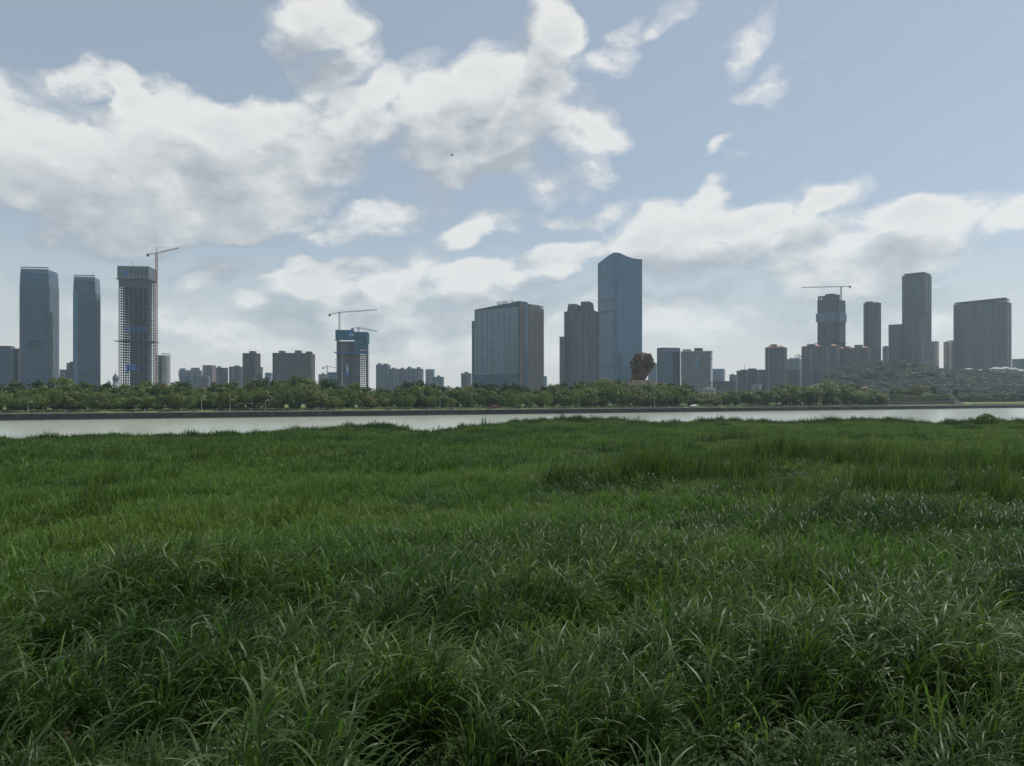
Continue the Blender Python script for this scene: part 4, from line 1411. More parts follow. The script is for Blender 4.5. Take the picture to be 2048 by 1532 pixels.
# ------------------------------------------------------------------ trees and shrubs
def leaf_cloud(lobes, n, size, mat_name, name, droop=0.0, seed=0, aspect=.6):
    """leaf-sized faces spread through a set of ellipsoid lobes; more of them near the surface, tilted outwards"""
    g = np.random.default_rng(seed)
    wts = np.array([l[3] * l[4] * l[5] for l in lobes]) ** .67
    idx = g.choice(len(lobes), n, p=wts / wts.sum())
    L = np.array(lobes)[idx]
    u = g.normal(size=(n, 3)); u /= np.linalg.norm(u, axis=1)[:, None]
    r = 1 - np.abs(g.normal(0, .22, n)); r = np.clip(r, .1, 1.08)
    c = L[:, :3] + u * L[:, 3:6] * r[:, None]
    nrm = u + g.normal(0, .55, (n, 3)); nrm[:, 2] += .25
    nrm /= np.linalg.norm(nrm, axis=1)[:, None]
    ref = np.tile(np.array([0, 0, 1.0]), (n, 1)) + g.normal(0, .6 if not droop else .15, (n, 3))
    if droop:
        nrm[:, 2] *= .25
        nrm /= np.linalg.norm(nrm, axis=1)[:, None]
    a = np.cross(nrm, ref); a /= np.linalg.norm(a, axis=1)[:, None]
    b_ = np.cross(a, nrm)
    s = size * g.uniform(.6, 1.35, n)[:, None]
    la = s * aspect
    lb = s * (1 + droop * g.uniform(.5, 1.5, n)[:, None])
    j = lambda: g.uniform(.7, 1.2, (n, 1))
    v = np.stack([c - b_ * lb * j(), c + a * la * j() - b_ * lb * .1, c + b_ * lb * j(), c - a * la * j() + b_ * lb * .1], 1).reshape(-1, 3)
    me = bpy.data.meshes.new(name)
    me.vertices.add(4 * n)
    me.vertices.foreach_set('co', v.astype(np.float32).ravel())
    me.loops.add(4 * n)
    me.loops.foreach_set('vertex_index', np.arange(4 * n, dtype=np.int32))
    me.polygons.add(n)
    me.polygons.foreach_set('loop_start', np.arange(0, 4 * n, 4, dtype=np.int32))
    me.update(calc_edges=True)
    me.validate()
    me.materials.append(M[mat_name])
    return me


def trunk_mesh(h, r, limbs, seed, name='trunk'):
    g = random.Random(seed)
    m = MB()
    top = h * .62
    m.bar((0, 0, -.03), (0, 0, top * .5), r, 7, r * .75)
    m.bar((0, 0, top * .5), (g.uniform(-.02, .02), 0, top), r * .75, 6, r * .35)
    for k in range(limbs):
        a = k * 2 * math.pi / limbs + g.uniform(-.4, .4)
        z = top * g.uniform(.45, .85)
        q = (math.cos(a) * h * g.uniform(.2, .32), math.sin(a) * h * g.uniform(.2, .32), z + h * g.uniform(.15, .3))
        m.bar((0, 0, z), q, r * .45, 5, r * .12)
    return mesh_from(name, m.v, m.f, M['bark'])


def crown_lobes(kind, seed):
    g = random.Random(seed)
    L = []
    if kind == 'round':
        L.append((0, 0, .60, .36, .36, .30))
        for k in range(13):
            a = g.uniform(0, 6.28); q = g.uniform(.22, .38)
            L.append((math.cos(a) * q, math.sin(a) * q, g.uniform(.28, .82), g.uniform(.13, .22), g.uniform(.13, .22), g.uniform(.10, .17)))
        for k in range(4):
            a = g.uniform(0, 6.28); q = g.uniform(.0, .2)
            L.append((math.cos(a) * q, math.sin(a) * q, g.uniform(.78, .9), g.uniform(.12, .18), g.uniform(.12, .18), .11))
    elif kind == 'willow':
        L.append((0, 0, .62, .34, .34, .30))
        for k in range(9):
            a = g.uniform(0, 6.28); q = g.uniform(.24, .42)
            L.append((math.cos(a) * q, math.sin(a) * q, g.uniform(.30, .70), g.uniform(.13, .19), g.uniform(.13, .19), g.uniform(.18, .28)))
        for k in range(4):
            a = g.uniform(0, 6.28); q = g.uniform(0, .22)
            L.append((math.cos(a) * q, math.sin(a) * q, g.uniform(.74, .9), .16, .16, .12))
    elif kind == 'tall':
        for k in range(12):
            a = g.uniform(0, 6.28); z = g.uniform(.32, .92); q = g.uniform(.04, .24) * (1.15 - z * .7)
            L.append((math.cos(a) * q, math.sin(a) * q, z, g.uniform(.11, .18), g.uniform(.11, .18), g.uniform(.09, .16)))
        L.append((0, 0, .58, .2, .2, .3))
    elif kind == 'layered':                   # umbrella-like layers of the hill trees
        for k in range(13):
            a = g.uniform(0, 6.28); q = g.uniform(.0, .42)
            L.append((math.cos(a) * q, math.sin(a) * q, g.uniform(.45, .88) - q * .3, g.uniform(.18, .28), g.uniform(.18, .28), g.uniform(.06, .1)))
        L.append((0, 0, .52, .38, .38, .22))
    return L


def tree_proto(kind, mat_name, seed, n, size, droop=0.0, aspect=.6):
    return (trunk_mesh(1.0, .026, 6, seed), leaf_cloud(crown_lobes(kind, seed), n, size, mat_name, 'crown', droop, seed, aspect))


PROTO = {
    'willow': [tree_proto('willow', 'leaf_willow', 10 + k, 2000, .030, .9, .42) for k in range(5)],
    'round': [tree_proto('round', 'leaf_round', 30 + k, 1900, .037) for k in range(6)],
    'dark': [tree_proto('round', 'leaf_dark', 50 + k, 1800, .037) for k in range(3)],
    'yellow': [tree_proto('round', 'leaf_yellow', 60 + k, 1800, .037) for k in range(2)],
    'tall': [tree_proto('tall', 'leaf_dark', 70 + k, 1800, .026) for k in range(2)],
    'hill': [tree_proto('layered', 'leaf_hill', 80 + k, 1900, .034) for k in range(5)],
}
_pc = [0]


def plant_tree(name, kind, loc, h, wd, label, group, cat='tree'):
    """h: height, wd: crown width (the unit crown is about .9 wide)"""
    P = PROTO[kind]
    tr, cr = P[_pc[0] % len(P)]
    _pc[0] += 1
    root = tag(empty(name, loc, random.uniform(0, 6.28)), label, cat, group)
    k = wd / .9
    a = link('trunk', tr, root); a.scale = (k, k, h)
    b_ = link('crown', cr, root); b_.scale = (k, k, h)
    return root


LANDMARKS = [(0, 'the low dark office block'), (78, 'the broad glass tower'), (173, 'the slim glass tower'), (275, 'the lattice construction tower'), (380, 'the pale hotel pair'),
             (445, 'the grey blue towers'), (503, 'the brown shouldered tower'), (588, 'the wide brown slab'), (704, 'the teal-netted tower'), (800, 'the far bluish row'), (880, 'the flat-topped office block'),
             (985, 'the curved hotel'), (1063, 'the brown hotel wing'), (1158, 'the twin dark towers'), (1240, 'the wavy-topped tower'), (1300, 'the stone monument'), (1350, 'the dark office block'),
             (1395, 'the balconied hotel'), (1450, 'the low reddish roofs'), (1505, 'the reddish blocks'), (1552, 'the lone red-capped tower'), (1640, 'the scaffolded tower'), (1735, 'the slim dark tower'), (1830, 'the wooded hill')]
ORD = ['first', 'second', 'third', 'fourth', 'fifth', 'sixth', 'seventh', 'eighth', 'ninth', 'tenth', 'eleventh', 'twelfth', 'thirteenth', 'fourteenth']
_bins = {}


def spot_label(px, phrase, row):
    lm = min(LANDMARKS, key=lambda q: abs(q[0] - px))[1]
    k = _bins.get((lm, row), 0)
    _bins[(lm, row)] = k + 1
    return f'{ORD[k]} {phrase} below {lm}, counting rightwards'


BT_PX = [-80, 0, 60, 100, 150, 185, 215, 250, 300, 340, 380, 420, 480, 550, 600, 660, 720, 770, 810, 850, 880, 950, 1000, 1050, 1100, 1150, 1200, 1245, 1270, 1290, 1370, 1384, 1390, 1430, 1480, 1530, 1570, 1610, 1650, 1690, 1720, 1765]
BT_PY = [765, 765, 760, 751, 755, 764, 762, 768, 764, 757, 770, 766, 760, 758, 752, 763, 768, 770, 766, 761, 772, 767, 769, 770, 765, 766, 757, 760, 768, 767, 768, 775, 790, 784, 780, 776, 770, 772, 766, 768, 777, 780]


def front_drop(px):
    return float(np.interp(px, [0, 300, 900, 1200, 1300, 1400, 1770], [28, 24, 20, 16, 9, 6, 6]))


def tree_row(off, spacing, row, px_end, drop):
    s = s_of(-70, off)
    e = s_of(px_end, off)
    k = 0
    while s < e:
        sp = spacing * random.uniform(.75, 1.25)
        oo = off + random.uniform(-2.2, 2.2)
        p = Q0 + QD * s + QN * oo
        px = 1024 + F * p.x / p.y
        zb = island_z(oo) - .05
        py = float(np.interp(px, BT_PX, BT_PY)) + drop(px) + random.uniform(-4, 6)
        h = top_z(py, p.y) - zb
        h = max(4.0, h) / .97
        if 1384 < px < 1400 and row == 'back':
            s += sp; continue
        u = random.random()
        if row == 'front':
            kind = 'willow' if (u < .7 and px < 1380) else ('round' if u < .9 else 'yellow')
            wd = max(h * 1.05, 7.0) * random.uniform(.9, 1.2)
            ph = {'willow': 'feathery willow in the quayside row', 'round': 'round green tree in the quayside row', 'yellow': 'yellowish tree in the quayside row'}[kind]
        elif row == 'mid':
            kind = 'round' if u < .62 else ('willow' if u < .85 and px < 1380 else 'yellow')
            wd = max(h * .9, 8.0) * random.uniform(.9, 1.2)
            ph = {'willow': 'feathery tree in the middle row', 'round': 'round green tree in the middle row', 'yellow': 'yellowish tree in the middle row'}[kind]
        else:
            kind = 'dark' if u < .35 else ('round' if u < .85 else 'yellow')
            wd = max(h * .72, 8.0) * random.uniform(.9, 1.25)
            ph = {'dark': 'dark tall tree in the back row', 'round': 'rounded tall tree in the back row', 'yellow': 'yellow-green tall tree in the back row'}[kind]
        plant_tree({'willow': 'willow_tree', 'round': 'camphor_tree', 'dark': 'camphor_tree', 'yellow': 'yellowish_tree'}[kind], kind, (p.x, p.y, zb), h, wd,
                   spot_label(px, ph, row + kind), 'trees on the island')
        s += sp


tree_row(9.5, 5.2, 'front', 1768, front_drop)
tree_row(17, 5.8, 'mid', 1758, lambda px: front_drop(px) * .5)
tree_row(30, 6.6, 'back', 1752, lambda px: 0.0)

# terrace trees
for (px, off, py, wd, kind, lab) in [
        (1839, 20, 769, 13, 'yellow', 'large round yellowish tree on the terrace beside the tall lamp mast'), (1800, 22, 775, 8, 'round', 'bushy green tree on the terrace below the stepped dark tower'),
        (1868, 24, 773, 7, 'tall', 'dark conical tree beside the large round terrace tree'), (1818, 26, 778, 7, 'dark', 'small dark tree behind the flag-like mast'),
        (1910, 18, 778, 7, 'tall', 'dark conical tree at the end of the terrace'), (1784, 20, 779, 7, 'tall', 'dark slim tree where the terrace meets the willows'),
        (1752, 12, 780, 10, 'yellow', 'big yellowish tree at the beginning of the terrace'), (1885, 26, 783, 7, 'round', 'low green tree behind the tallest lamp mast')]:
    p = quay_pt(px, off)
    zb = 6.75 if off > 10.5 and px > 1762 else island_z(off)
    h = (top_z(py, p.y) - zb) / .97
    plant_tree('terrace_tree', kind, (p.x, p.y, zb), h, wd, lab, 'trees on the terrace')

# hedges on the terrace and shrubs along the lawn
def hedge(name, px0, px1, off, z0, z1, depth, mat, label, group, seed):
    a, c = s_of(px0, off), s_of(px1, off)
    lob = []
    g = random.Random(seed)
    n = max(2, int((c - a) / 1.4))
    for i in range(n):
        lob.append(((c - a) * (i + .5) / n, depth / 2 + g.uniform(-.3, .3), (z1 - z0) * .5, 1.2, depth * .5, (z1 - z0) * g.uniform(.45, .62)))
    me = leaf_cloud(lob, int(220 * n), .2, mat, 'foliage', 0, seed)
    root = tag(empty(name, q2w(a, off, z0), QANG), label, 'hedge', group)
    link('foliage', me, root)
    m = MB()
    for i in range(n):
        x = (c - a) * (i + .5) / n
        m.bar((x, depth / 2, 0), (x, depth / 2, (z1 - z0) * .6), .06)
    m.build('stem', M['bark'], root)


hedge('terrace_hedge', 1768, 1808, 12, 6.8, 9.4, 2.4, 'leaf_round', 'clipped hedge on the terrace nearest the island trees', 'terrace hedges', 1)
hedge('terrace_hedge', 1806, 1862, 12, 6.8, 8.9, 2.4, 'leaf_yellow', 'yellowish hedge on the terrace under the round tree', 'terrace hedges', 2)
hedge('terrace_hedge', 1858, 1905, 11.5, 6.8, 9.8, 2.4, 'leaf_round', 'taller hedge at the terrace corner above the steps', 'terrace hedges', 3)
hedge('terrace_hedge', 1768, 1872, 8.9, 5.1, 6.4, 1.0, 'leaf_yellow', 'low bright hedge strip on the lower terrace wall', 'terrace hedges', 4)

SHRUB = [leaf_cloud([(0, 0, .45, .5, .5, .45), (.3, .1, .4, .3, .3, .3), (-.3, -.1, .35, .32, .3, .3)], 420, .075, mm, 'foliage', 0, 5 + i) for i, mm in enumerate(('leaf_yellow', 'leaf_round', 'leaf_pink', 'leaf_dark'))]
_st = MB(); _st.bar((0, 0, -.05), (0, 0, .5), .05, 5, .02)
STEM = mesh_from('stem', _st.v, _st.f, M['bark'])


def shrub(px, off, h, wd, kind, label, name='lawn_shrub', zb=None):
    p = quay_pt(px, off)
    root = tag(empty(name, (p.x, p.y, island_z(off) - .03 if zb is None else zb), random.uniform(0, 6)), label, 'shrub', 'shrubs on the island lawn')
    for nm, me in (('foliage', SHRUB[kind]), ('stem', STEM)):
        o = link(nm, me, root); o.scale = (wd, wd, h)


shrub(985, 7.5, 2.0, 5.0, 2, 'pink flowering shrub on the lawn below the curved hotel')
shrub(996, 8.0, 1.5, 3.0, 2, 'smaller pink shrub beside the larger flowering one')
for k, px in enumerate(list(range(20, 1720, 42))):
    pj = px + random.uniform(-14, 14)
    kind = random.choice((0, 1, 1))
    shrub(pj, random.uniform(5.4, 8.5), random.uniform(.8, 1.7), random.uniform(1.6, 3.6), kind, spot_label(pj, ('low yellowish' if kind == 0 else 'low green') + ' shrub on the lawn edge', 'shrub%d' % kind))

# undergrowth bushes beneath the island trees, dark leaf colour standing for the shade
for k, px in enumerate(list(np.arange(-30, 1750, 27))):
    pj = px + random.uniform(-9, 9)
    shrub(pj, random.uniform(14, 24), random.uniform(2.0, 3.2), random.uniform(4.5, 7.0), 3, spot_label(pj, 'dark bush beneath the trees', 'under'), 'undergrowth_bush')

# trees of the wooded hill and of the far bank
_hill_n = 0
for k in range(620):
    x = random.uniform(370, 860); y = random.uniform(985, 1150)
    px = 1024 + F * x / y
    hz_ = hill_z(x, y)
    if px < 1650 or px > 2070 or hz_ < 6.4 or y > 1135 + random.uniform(-8, 8) or _hill_n >= 280:
        continue
    h = random.uniform(10, 14)
    _hill_n += 1
    plant_tree('hillside_tree', 'hill', (x, y, hz_ - .6), h, h * random.uniform(1.15, 1.55), f'broad-crowned hazy tree on the {"upper" if hz_ > 30 else "lower"} hillside below the {"slim dark tower" if px < 1790 else ("tall dark tower" if px < 1868 else ("cream towers" if px < 1935 else "broad dark slab"))}', 'trees of the wooded hill')
for k, px in enumerate(np.linspace(1440, 1720, 34)):
    D_ = random.uniform(1010, 1060)
    h = random.uniform(10, 15) * (1 if px < 1600 else 1.25)
    plant_tree('far_bank_tree', 'hill', (px2t(px) * D_, D_, 5.9), h, h * 1.2, spot_label(px, 'hazy tree on the far bank', 'far'), 'hazy trees on the far bank')
for k, px in enumerate(np.linspace(1905, 2075, 44)):
    D_ = random.uniform(1012, 1050)
    h = random.uniform(10, 17)
    plant_tree('waterside_tree', 'hill', (px2t(px) * D_, D_, hill_z(px2t(px) * D_, D_) - .4), h, h * 1.1, 'hazy waterside tree beyond the terrace steps', 'waterside trees beyond the terrace')
for k, px in enumerate(np.linspace(1922, 2080, 20)):
    off = random.uniform(70, 118)
    p = quay_pt(px, off)
    h = top_z(random.uniform(779, 791), p.y) - island_z(off)
    plant_tree('island_end_tree', 'hill', (p.x, p.y, island_z(off) - .1), h, h * 1.3, f'{ORD[k % 10]} low bushy tree {"beyond" if k < 10 else "far past"} the terrace steps along the parapet', 'low trees past the terrace')
p = quay_pt(598, 40)
root = tag(empty('bare_tree', (p.x, p.y, island_z(40))), 'sparse yellowish tree rising above the others before the wide brown slab', 'tree')
o = link('trunk', PROTO['tall'][0][0], root); o.scale = (9, 9, 14.5)
o = link('crown', leaf_cloud(crown_lobes('round', 99), 700, .02, 'leaf_yellow', 'crown', 0, 99), root); o.scale = (10, 10, 14.5)
# ------------------------------------------------------------------ meadow grass, reeds, weeds (instanced clumps)
def blade_strip(V, Fc, base, az, length, width, tilt0, bend, segs, twist, g, keel=0.0):
    """one arching leaf: starts tilt0 from the vertical, bends over by 'bend' along its length"""
    p = np.array(base, float)
    n0 = len(V)
    ang = tilt0
    side = np.array([-math.sin(az), math.cos(az), 0.0])
    st = length / segs
    tw = twist
    for i in range(segs + 1):
        q = i / segs
        d = np.array([math.cos(az) * math.sin(ang), math.sin(az) * math.sin(ang), math.cos(ang)])
        w = width * (.55 + .9 * q if q < .4 else (.91 if q < .5 else .91 * (1 - ((q - .5) / .5) ** 1.6)))
        nrm = np.cross(d, side)
        sd = side * math.cos(tw * q) + nrm * math.sin(tw * q)
        if i == segs:
            V.append(tuple(p))
        else:
            V.append(tuple(p - sd * w * .5)); V.append(tuple(p + sd * w * .5))
        p = p + d * st
        ang = tilt0 + bend * (q ** 1.25)
    for i in range(segs):
        a = n0 + 2 * i
        if i == segs - 1:
            Fc.append((a, a + 1, a + 2))
        else:
            Fc.append((a, a + 1, a + 3, a + 2))


def grass_clump(name, mat, nstem, radius, height, leaf_len, leaf_w, leaves, segs, seed, wind=.9, lean=.12, bend=(1.0, 2.1), stem_w=.008, spread=1.0):
    g = random.Random(seed)
    V, Fc = [], []
    for s in range(nstem):
        a = g.uniform(0, 6.28); r = radius * math.sqrt(g.random())
        bx, by = r * math.cos(a), r * math.sin(a)
        H = height * g.uniform(.6, 1.1)
        ln = lean * g.uniform(.5, 1.6)
        la = g.gauss(0, .5)                    # stems lean with the wind (towards +x)
        tipx, tipy = bx + math.sin(ln) * math.cos(la) * H, by + math.sin(ln) * math.sin(la) * H
        if stem_w:
            blade_strip(V, Fc, (bx, by, -.02), la, H, stem_w, ln * .6, ln * .8, 2, g.uniform(-1, 1), g)
        for k in range(leaves):
            q = g.uniform(.08, 1.0) if leaves > 2 else g.uniform(.5, 1)
            base = (bx + (tipx - bx) * q, by + (tipy - by) * q, H * q * math.cos(ln) * .95)
            if g.random() < .62:
                az = g.gauss(0, wind)
            else:
                az = g.uniform(-math.pi, math.pi)
            L = leaf_len * g.uniform(.55, 1.2)
            blade_strip(V, Fc, base, az, L, leaf_w * g.uniform(.7, 1.25), g.uniform(.15, .55) * spread, g.uniform(*bend), segs, g.uniform(-.9, .9), g)
    me = mesh_from(name, V, Fc, M[mat], True)
    return me


def weed_clump(name, seed, n=14):
    g = random.Random(seed)
    V, Fc = [], []
    for s in range(n):
        a = g.uniform(0, 6.28); r = .28 * math.sqrt(g.random())
        x, y = r * math.cos(a), r * math.sin(a)
        H = g.uniform(.12, .42)
        blade_strip(V, Fc, (x, y, 0), g.uniform(0, 6.28), H, .006, .15, .3, 2, 0, g)
        for k in range(10):
            z = H * g.uniform(.35, 1.0)
            az = g.uniform(0, 6.28)
            for q in (-.6, 0, .6):            # three-lobed leaf
                blade_strip(V, Fc, (x, y, z), az + q, g.uniform(.035, .065), g.uniform(.012, .02), g.uniform(.9, 1.4), .5, 2, 0, g)
    return mesh_from(name, V, Fc, M['blade_weed'], False)


def proto_collection(name, meshes):
    c = bpy.data.collections.new(name)
    for i, me in enumerate(meshes):
        c.objects.link(bpy.data.objects.new(f'{name}_{chr(97 + i)}', me))
    return c


def scatter(name, label, cat, pts, rot, scl, pid, tint, collection):
    me = bpy.data.meshes.new(name)
    n = len(pts)
    me.vertices.add(n)
    me.vertices.foreach_set('co', np.asarray(pts, np.float32).ravel())
    for nm, typ, dat in (('rot', 'FLOAT_VECTOR', rot), ('scl', 'FLOAT_VECTOR', scl)):
        a = me.attributes.new(nm, typ, 'POINT'); a.data.foreach_set('vector', np.asarray(dat, np.float32).ravel())
    a = me.attributes.new('pid', 'INT', 'POINT'); a.data.foreach_set('value', np.asarray(pid, np.int32))
    a = me.attributes.new('tint', 'FLOAT', 'POINT'); a.data.foreach_set('value', np.asarray(tint, np.float32))
    o = link(name, me)
    tag(o, label, cat, kind='stuff')
    ng = bpy.data.node_groups.new(name + '_nodes', 'GeometryNodeTree')
    ng.interface.new_socket('Geometry', in_out='INPUT', socket_type='NodeSocketGeometry')
    ng.interface.new_socket('Geometry', in_out='OUTPUT', socket_type='NodeSocketGeometry')
    gi = ng.nodes.new('NodeGroupInput'); go = ng.nodes.new('NodeGroupOutput')
    ci = ng.nodes.new('GeometryNodeCollectionInfo')
    ci.inputs['Collection'].default_value = collection
    ci.inputs['Separate Children'].default_value = True
    ci.inputs['Reset Children'].default_value = True
    ip = ng.nodes.new('GeometryNodeInstanceOnPoints')
    ip.inputs['Pick Instance'].default_value = True

    def named(nm, typ):
        q = ng.nodes.new('GeometryNodeInputNamedAttribute'); q.data_type = typ
        q.inputs['Name'].default_value = nm
        return q.outputs['Attribute']
    ng.links.new(gi.outputs[0], ip.inputs['Points'])
    ng.links.new(ci.outputs[0], ip.inputs['Instance'])
    ng.links.new(named('pid', 'INT'), ip.inputs['Instance Index'])
    er = ng.nodes.new('FunctionNodeEulerToRotation')
    ng.links.new(named('rot', 'FLOAT_VECTOR'), er.inputs[0])
    ng.links.new(er.outputs[0], ip.inputs['Rotation'])
    ng.links.new(named('scl', 'FLOAT_VECTOR'), ip.inputs['Scale'])
    ng.links.new(ip.outputs[0], go.inputs[0])
    md = o.modifiers.new('scatter', 'NODES')
    md.node_group = ng
    return o


def vnoise(x, y, s, seed):
    """smooth value noise on numpy arrays, 0..1"""
    g = np.random.default_rng(seed)
    T = g.random((128, 128))
    u, v = x / s, y / s
    i, j = np.floor(u).astype(int), np.floor(v).astype(int)
    fu, fv = u - i, v - j
    fu = fu * fu * (3 - 2 * fu); fv = fv * fv * (3 - 2 * fv)
    a = T[i % 128, j % 128]; b_ = T[(i + 1) % 128, j % 128]; c = T[i % 128, (j + 1) % 128]; d = T[(i + 1) % 128, (j + 1) % 128]
    return (a * (1 - fu) + b_ * fu) * (1 - fv) + (c * (1 - fu) + d * fu) * fv


# where the tall reeds stand: (picture column, depth, half width m, half depth m, weight)
STANDS = [(1140, 40, 2.6, 3.5, .72), (1200, 41, 2.8, 3.5, .86), (1265, 42, 3.0, 3.5, .92), (1330, 46, 3.5, 4, .78), (1420, 50, 4, 4, .62), (1530, 53, 4, 4, .85), (1600, 54, 4, 4.5, 1.05), (1665, 55, 4, 4.5, 1.15),
          (1740, 52, 5, 5, .8), (1850, 48, 6, 6, .75), (1980, 46, 7, 7, .8), (1450, 44, 3.5, 3, .6), (1750, 36, 5, 5, .55), (1950, 33, 5, 5, .6), (1560, 34, 4, 4, .5), (1700, 26, 4, 4, .45),
          (430, 60, 3.5, 2.6, .6), (200, 62, 5, 3, .5), (470, 88, 3.5, 2.5, .5), (220, 92, 5, 3, .5), (260, 40, 3.5, 2.6, .55), (430, 44, 2, 1.6, .55), (120, 30, 3, 2.5, .45), (560, 27, 2.6, 2.2, .35),
          (1890, 108, 8, 4, .45), (1100, 130, 14, 5, .45), (1300, 120, 9, 4, .4)]


def stand_field(x, y):
    f = np.zeros_like(x)
    for (px, d, hw, hd, w) in STANDS:
        cx = px2t(px) * d
        e = ((x - cx) / hw) ** 2 + ((y - d) / hd) ** 2
        f = np.maximum(f, w * np.exp(-e))
    return f


WEED_C = [(2.6, 9.0, 1.3, .8), (4.2, 8.8, 1.6, 1.0), (5.6, 9.3, 1.3, 1.0), (4.6, 7.6, 2.6, .9), (2.4, 7.6, 1.5, .6), (6.2, 8.2, 1.4, 1.0), (4.2, 6.4, 3.2, 1.0)]


def weed_field(x, y):
    f = np.zeros_like(x)
    for (cx, cy, a, c) in WEED_C:
        f = np.maximum(f, np.exp(-(((x - cx) / a) ** 2 + ((y - cy) / c) ** 2) ** 1.5))
    return f


def sample_band(y0, y1, dens, tmax=.80):
    """random points of the visible wedge between two depths"""
    a = tmax * (y1 ** 2 - y0 ** 2)
    n = int(a * dens)
    y = np.sqrt(rng.uniform(y0 ** 2, y1 ** 2, n))
    x = rng.uniform(-tmax, tmax, n) * y
    ok = y < shore(x / y) - .3
    return x[ok], y[ok]


near_meshes = [grass_clump('grass_clump', 'blade_reed', 5, .15, .82, .68, .0215, 7, 8, 100 + k, bend=(1.3, 2.8)) for k in range(7)]
near_meshes += [grass_clump('grass_clump', 'blade_reed', 4, .13, 1.0, .82, .028, 6, 8, 120 + k, bend=(.9, 2.5)) for k in range(3)]
mid_meshes = [grass_clump('grass_clump', 'blade_reed', 9, .32, .80, .70, .032, 6, 5, 200 + k, bend=(1.2, 2.6)) for k in range(6)]
low_meshes = [grass_clump('grass_clump', 'blade_meadow', 13, .40, .48, .58, .031, 4, 4, 240 + k, lean=.25, stem_w=0, bend=(1.4, 2.8)) for k in range(6)]
far_meshes = [grass_clump('grass_clump', 'blade_meadow', 36, 1.1, .50, .62, .066, 4, 3, 300 + k, lean=.3, stem_w=0, bend=(1.5, 2.9)) for k in range(6)]
edge_meshes = [grass_clump('grass_clump', 'blade_reed', 26, .9, 1.0, .60, .050, 4, 3, 340 + k, lean=.3, wind=.6) for k in range(5)]
reed_meshes = [grass_clump('reed_clump', 'blade_reed', 8, .30, 1.0, .46, .034, 8, 5, 400 + k, lean=.50, wind=.45, bend=(.5, 1.3), stem_w=.008) for k in range(6)]
C_GRASS = proto_collection('grass_source', near_meshes + mid_meshes)
C_LOW = proto_collection('meadow_source', low_meshes + far_meshes)
C_EDGE = proto_collection('edge_source', edge_meshes)
C_REED = proto_collection('reed_source', reed_meshes)
C_WEED = proto_collection('weed_source', [weed_clump('weed_clump', 500 + k) for k in range(5)])


def straw(t, share=.006):
    t = np.array(t, float)
    t[rng.random(len(t)) < share] = 2.0
    return t


def pack(x, y, sxy, sz, tilt=.08, spin=.5):
    n = len(x)
    z = ground_z(x, y) - .02
    rot = np.stack([rng.normal(0, tilt, n), rng.normal(0, tilt, n), rng.normal(0, spin, n)], 1)
    scl = np.stack([sxy, sxy, sz], 1)
    return np.stack([x, y, z], 1), rot, scl


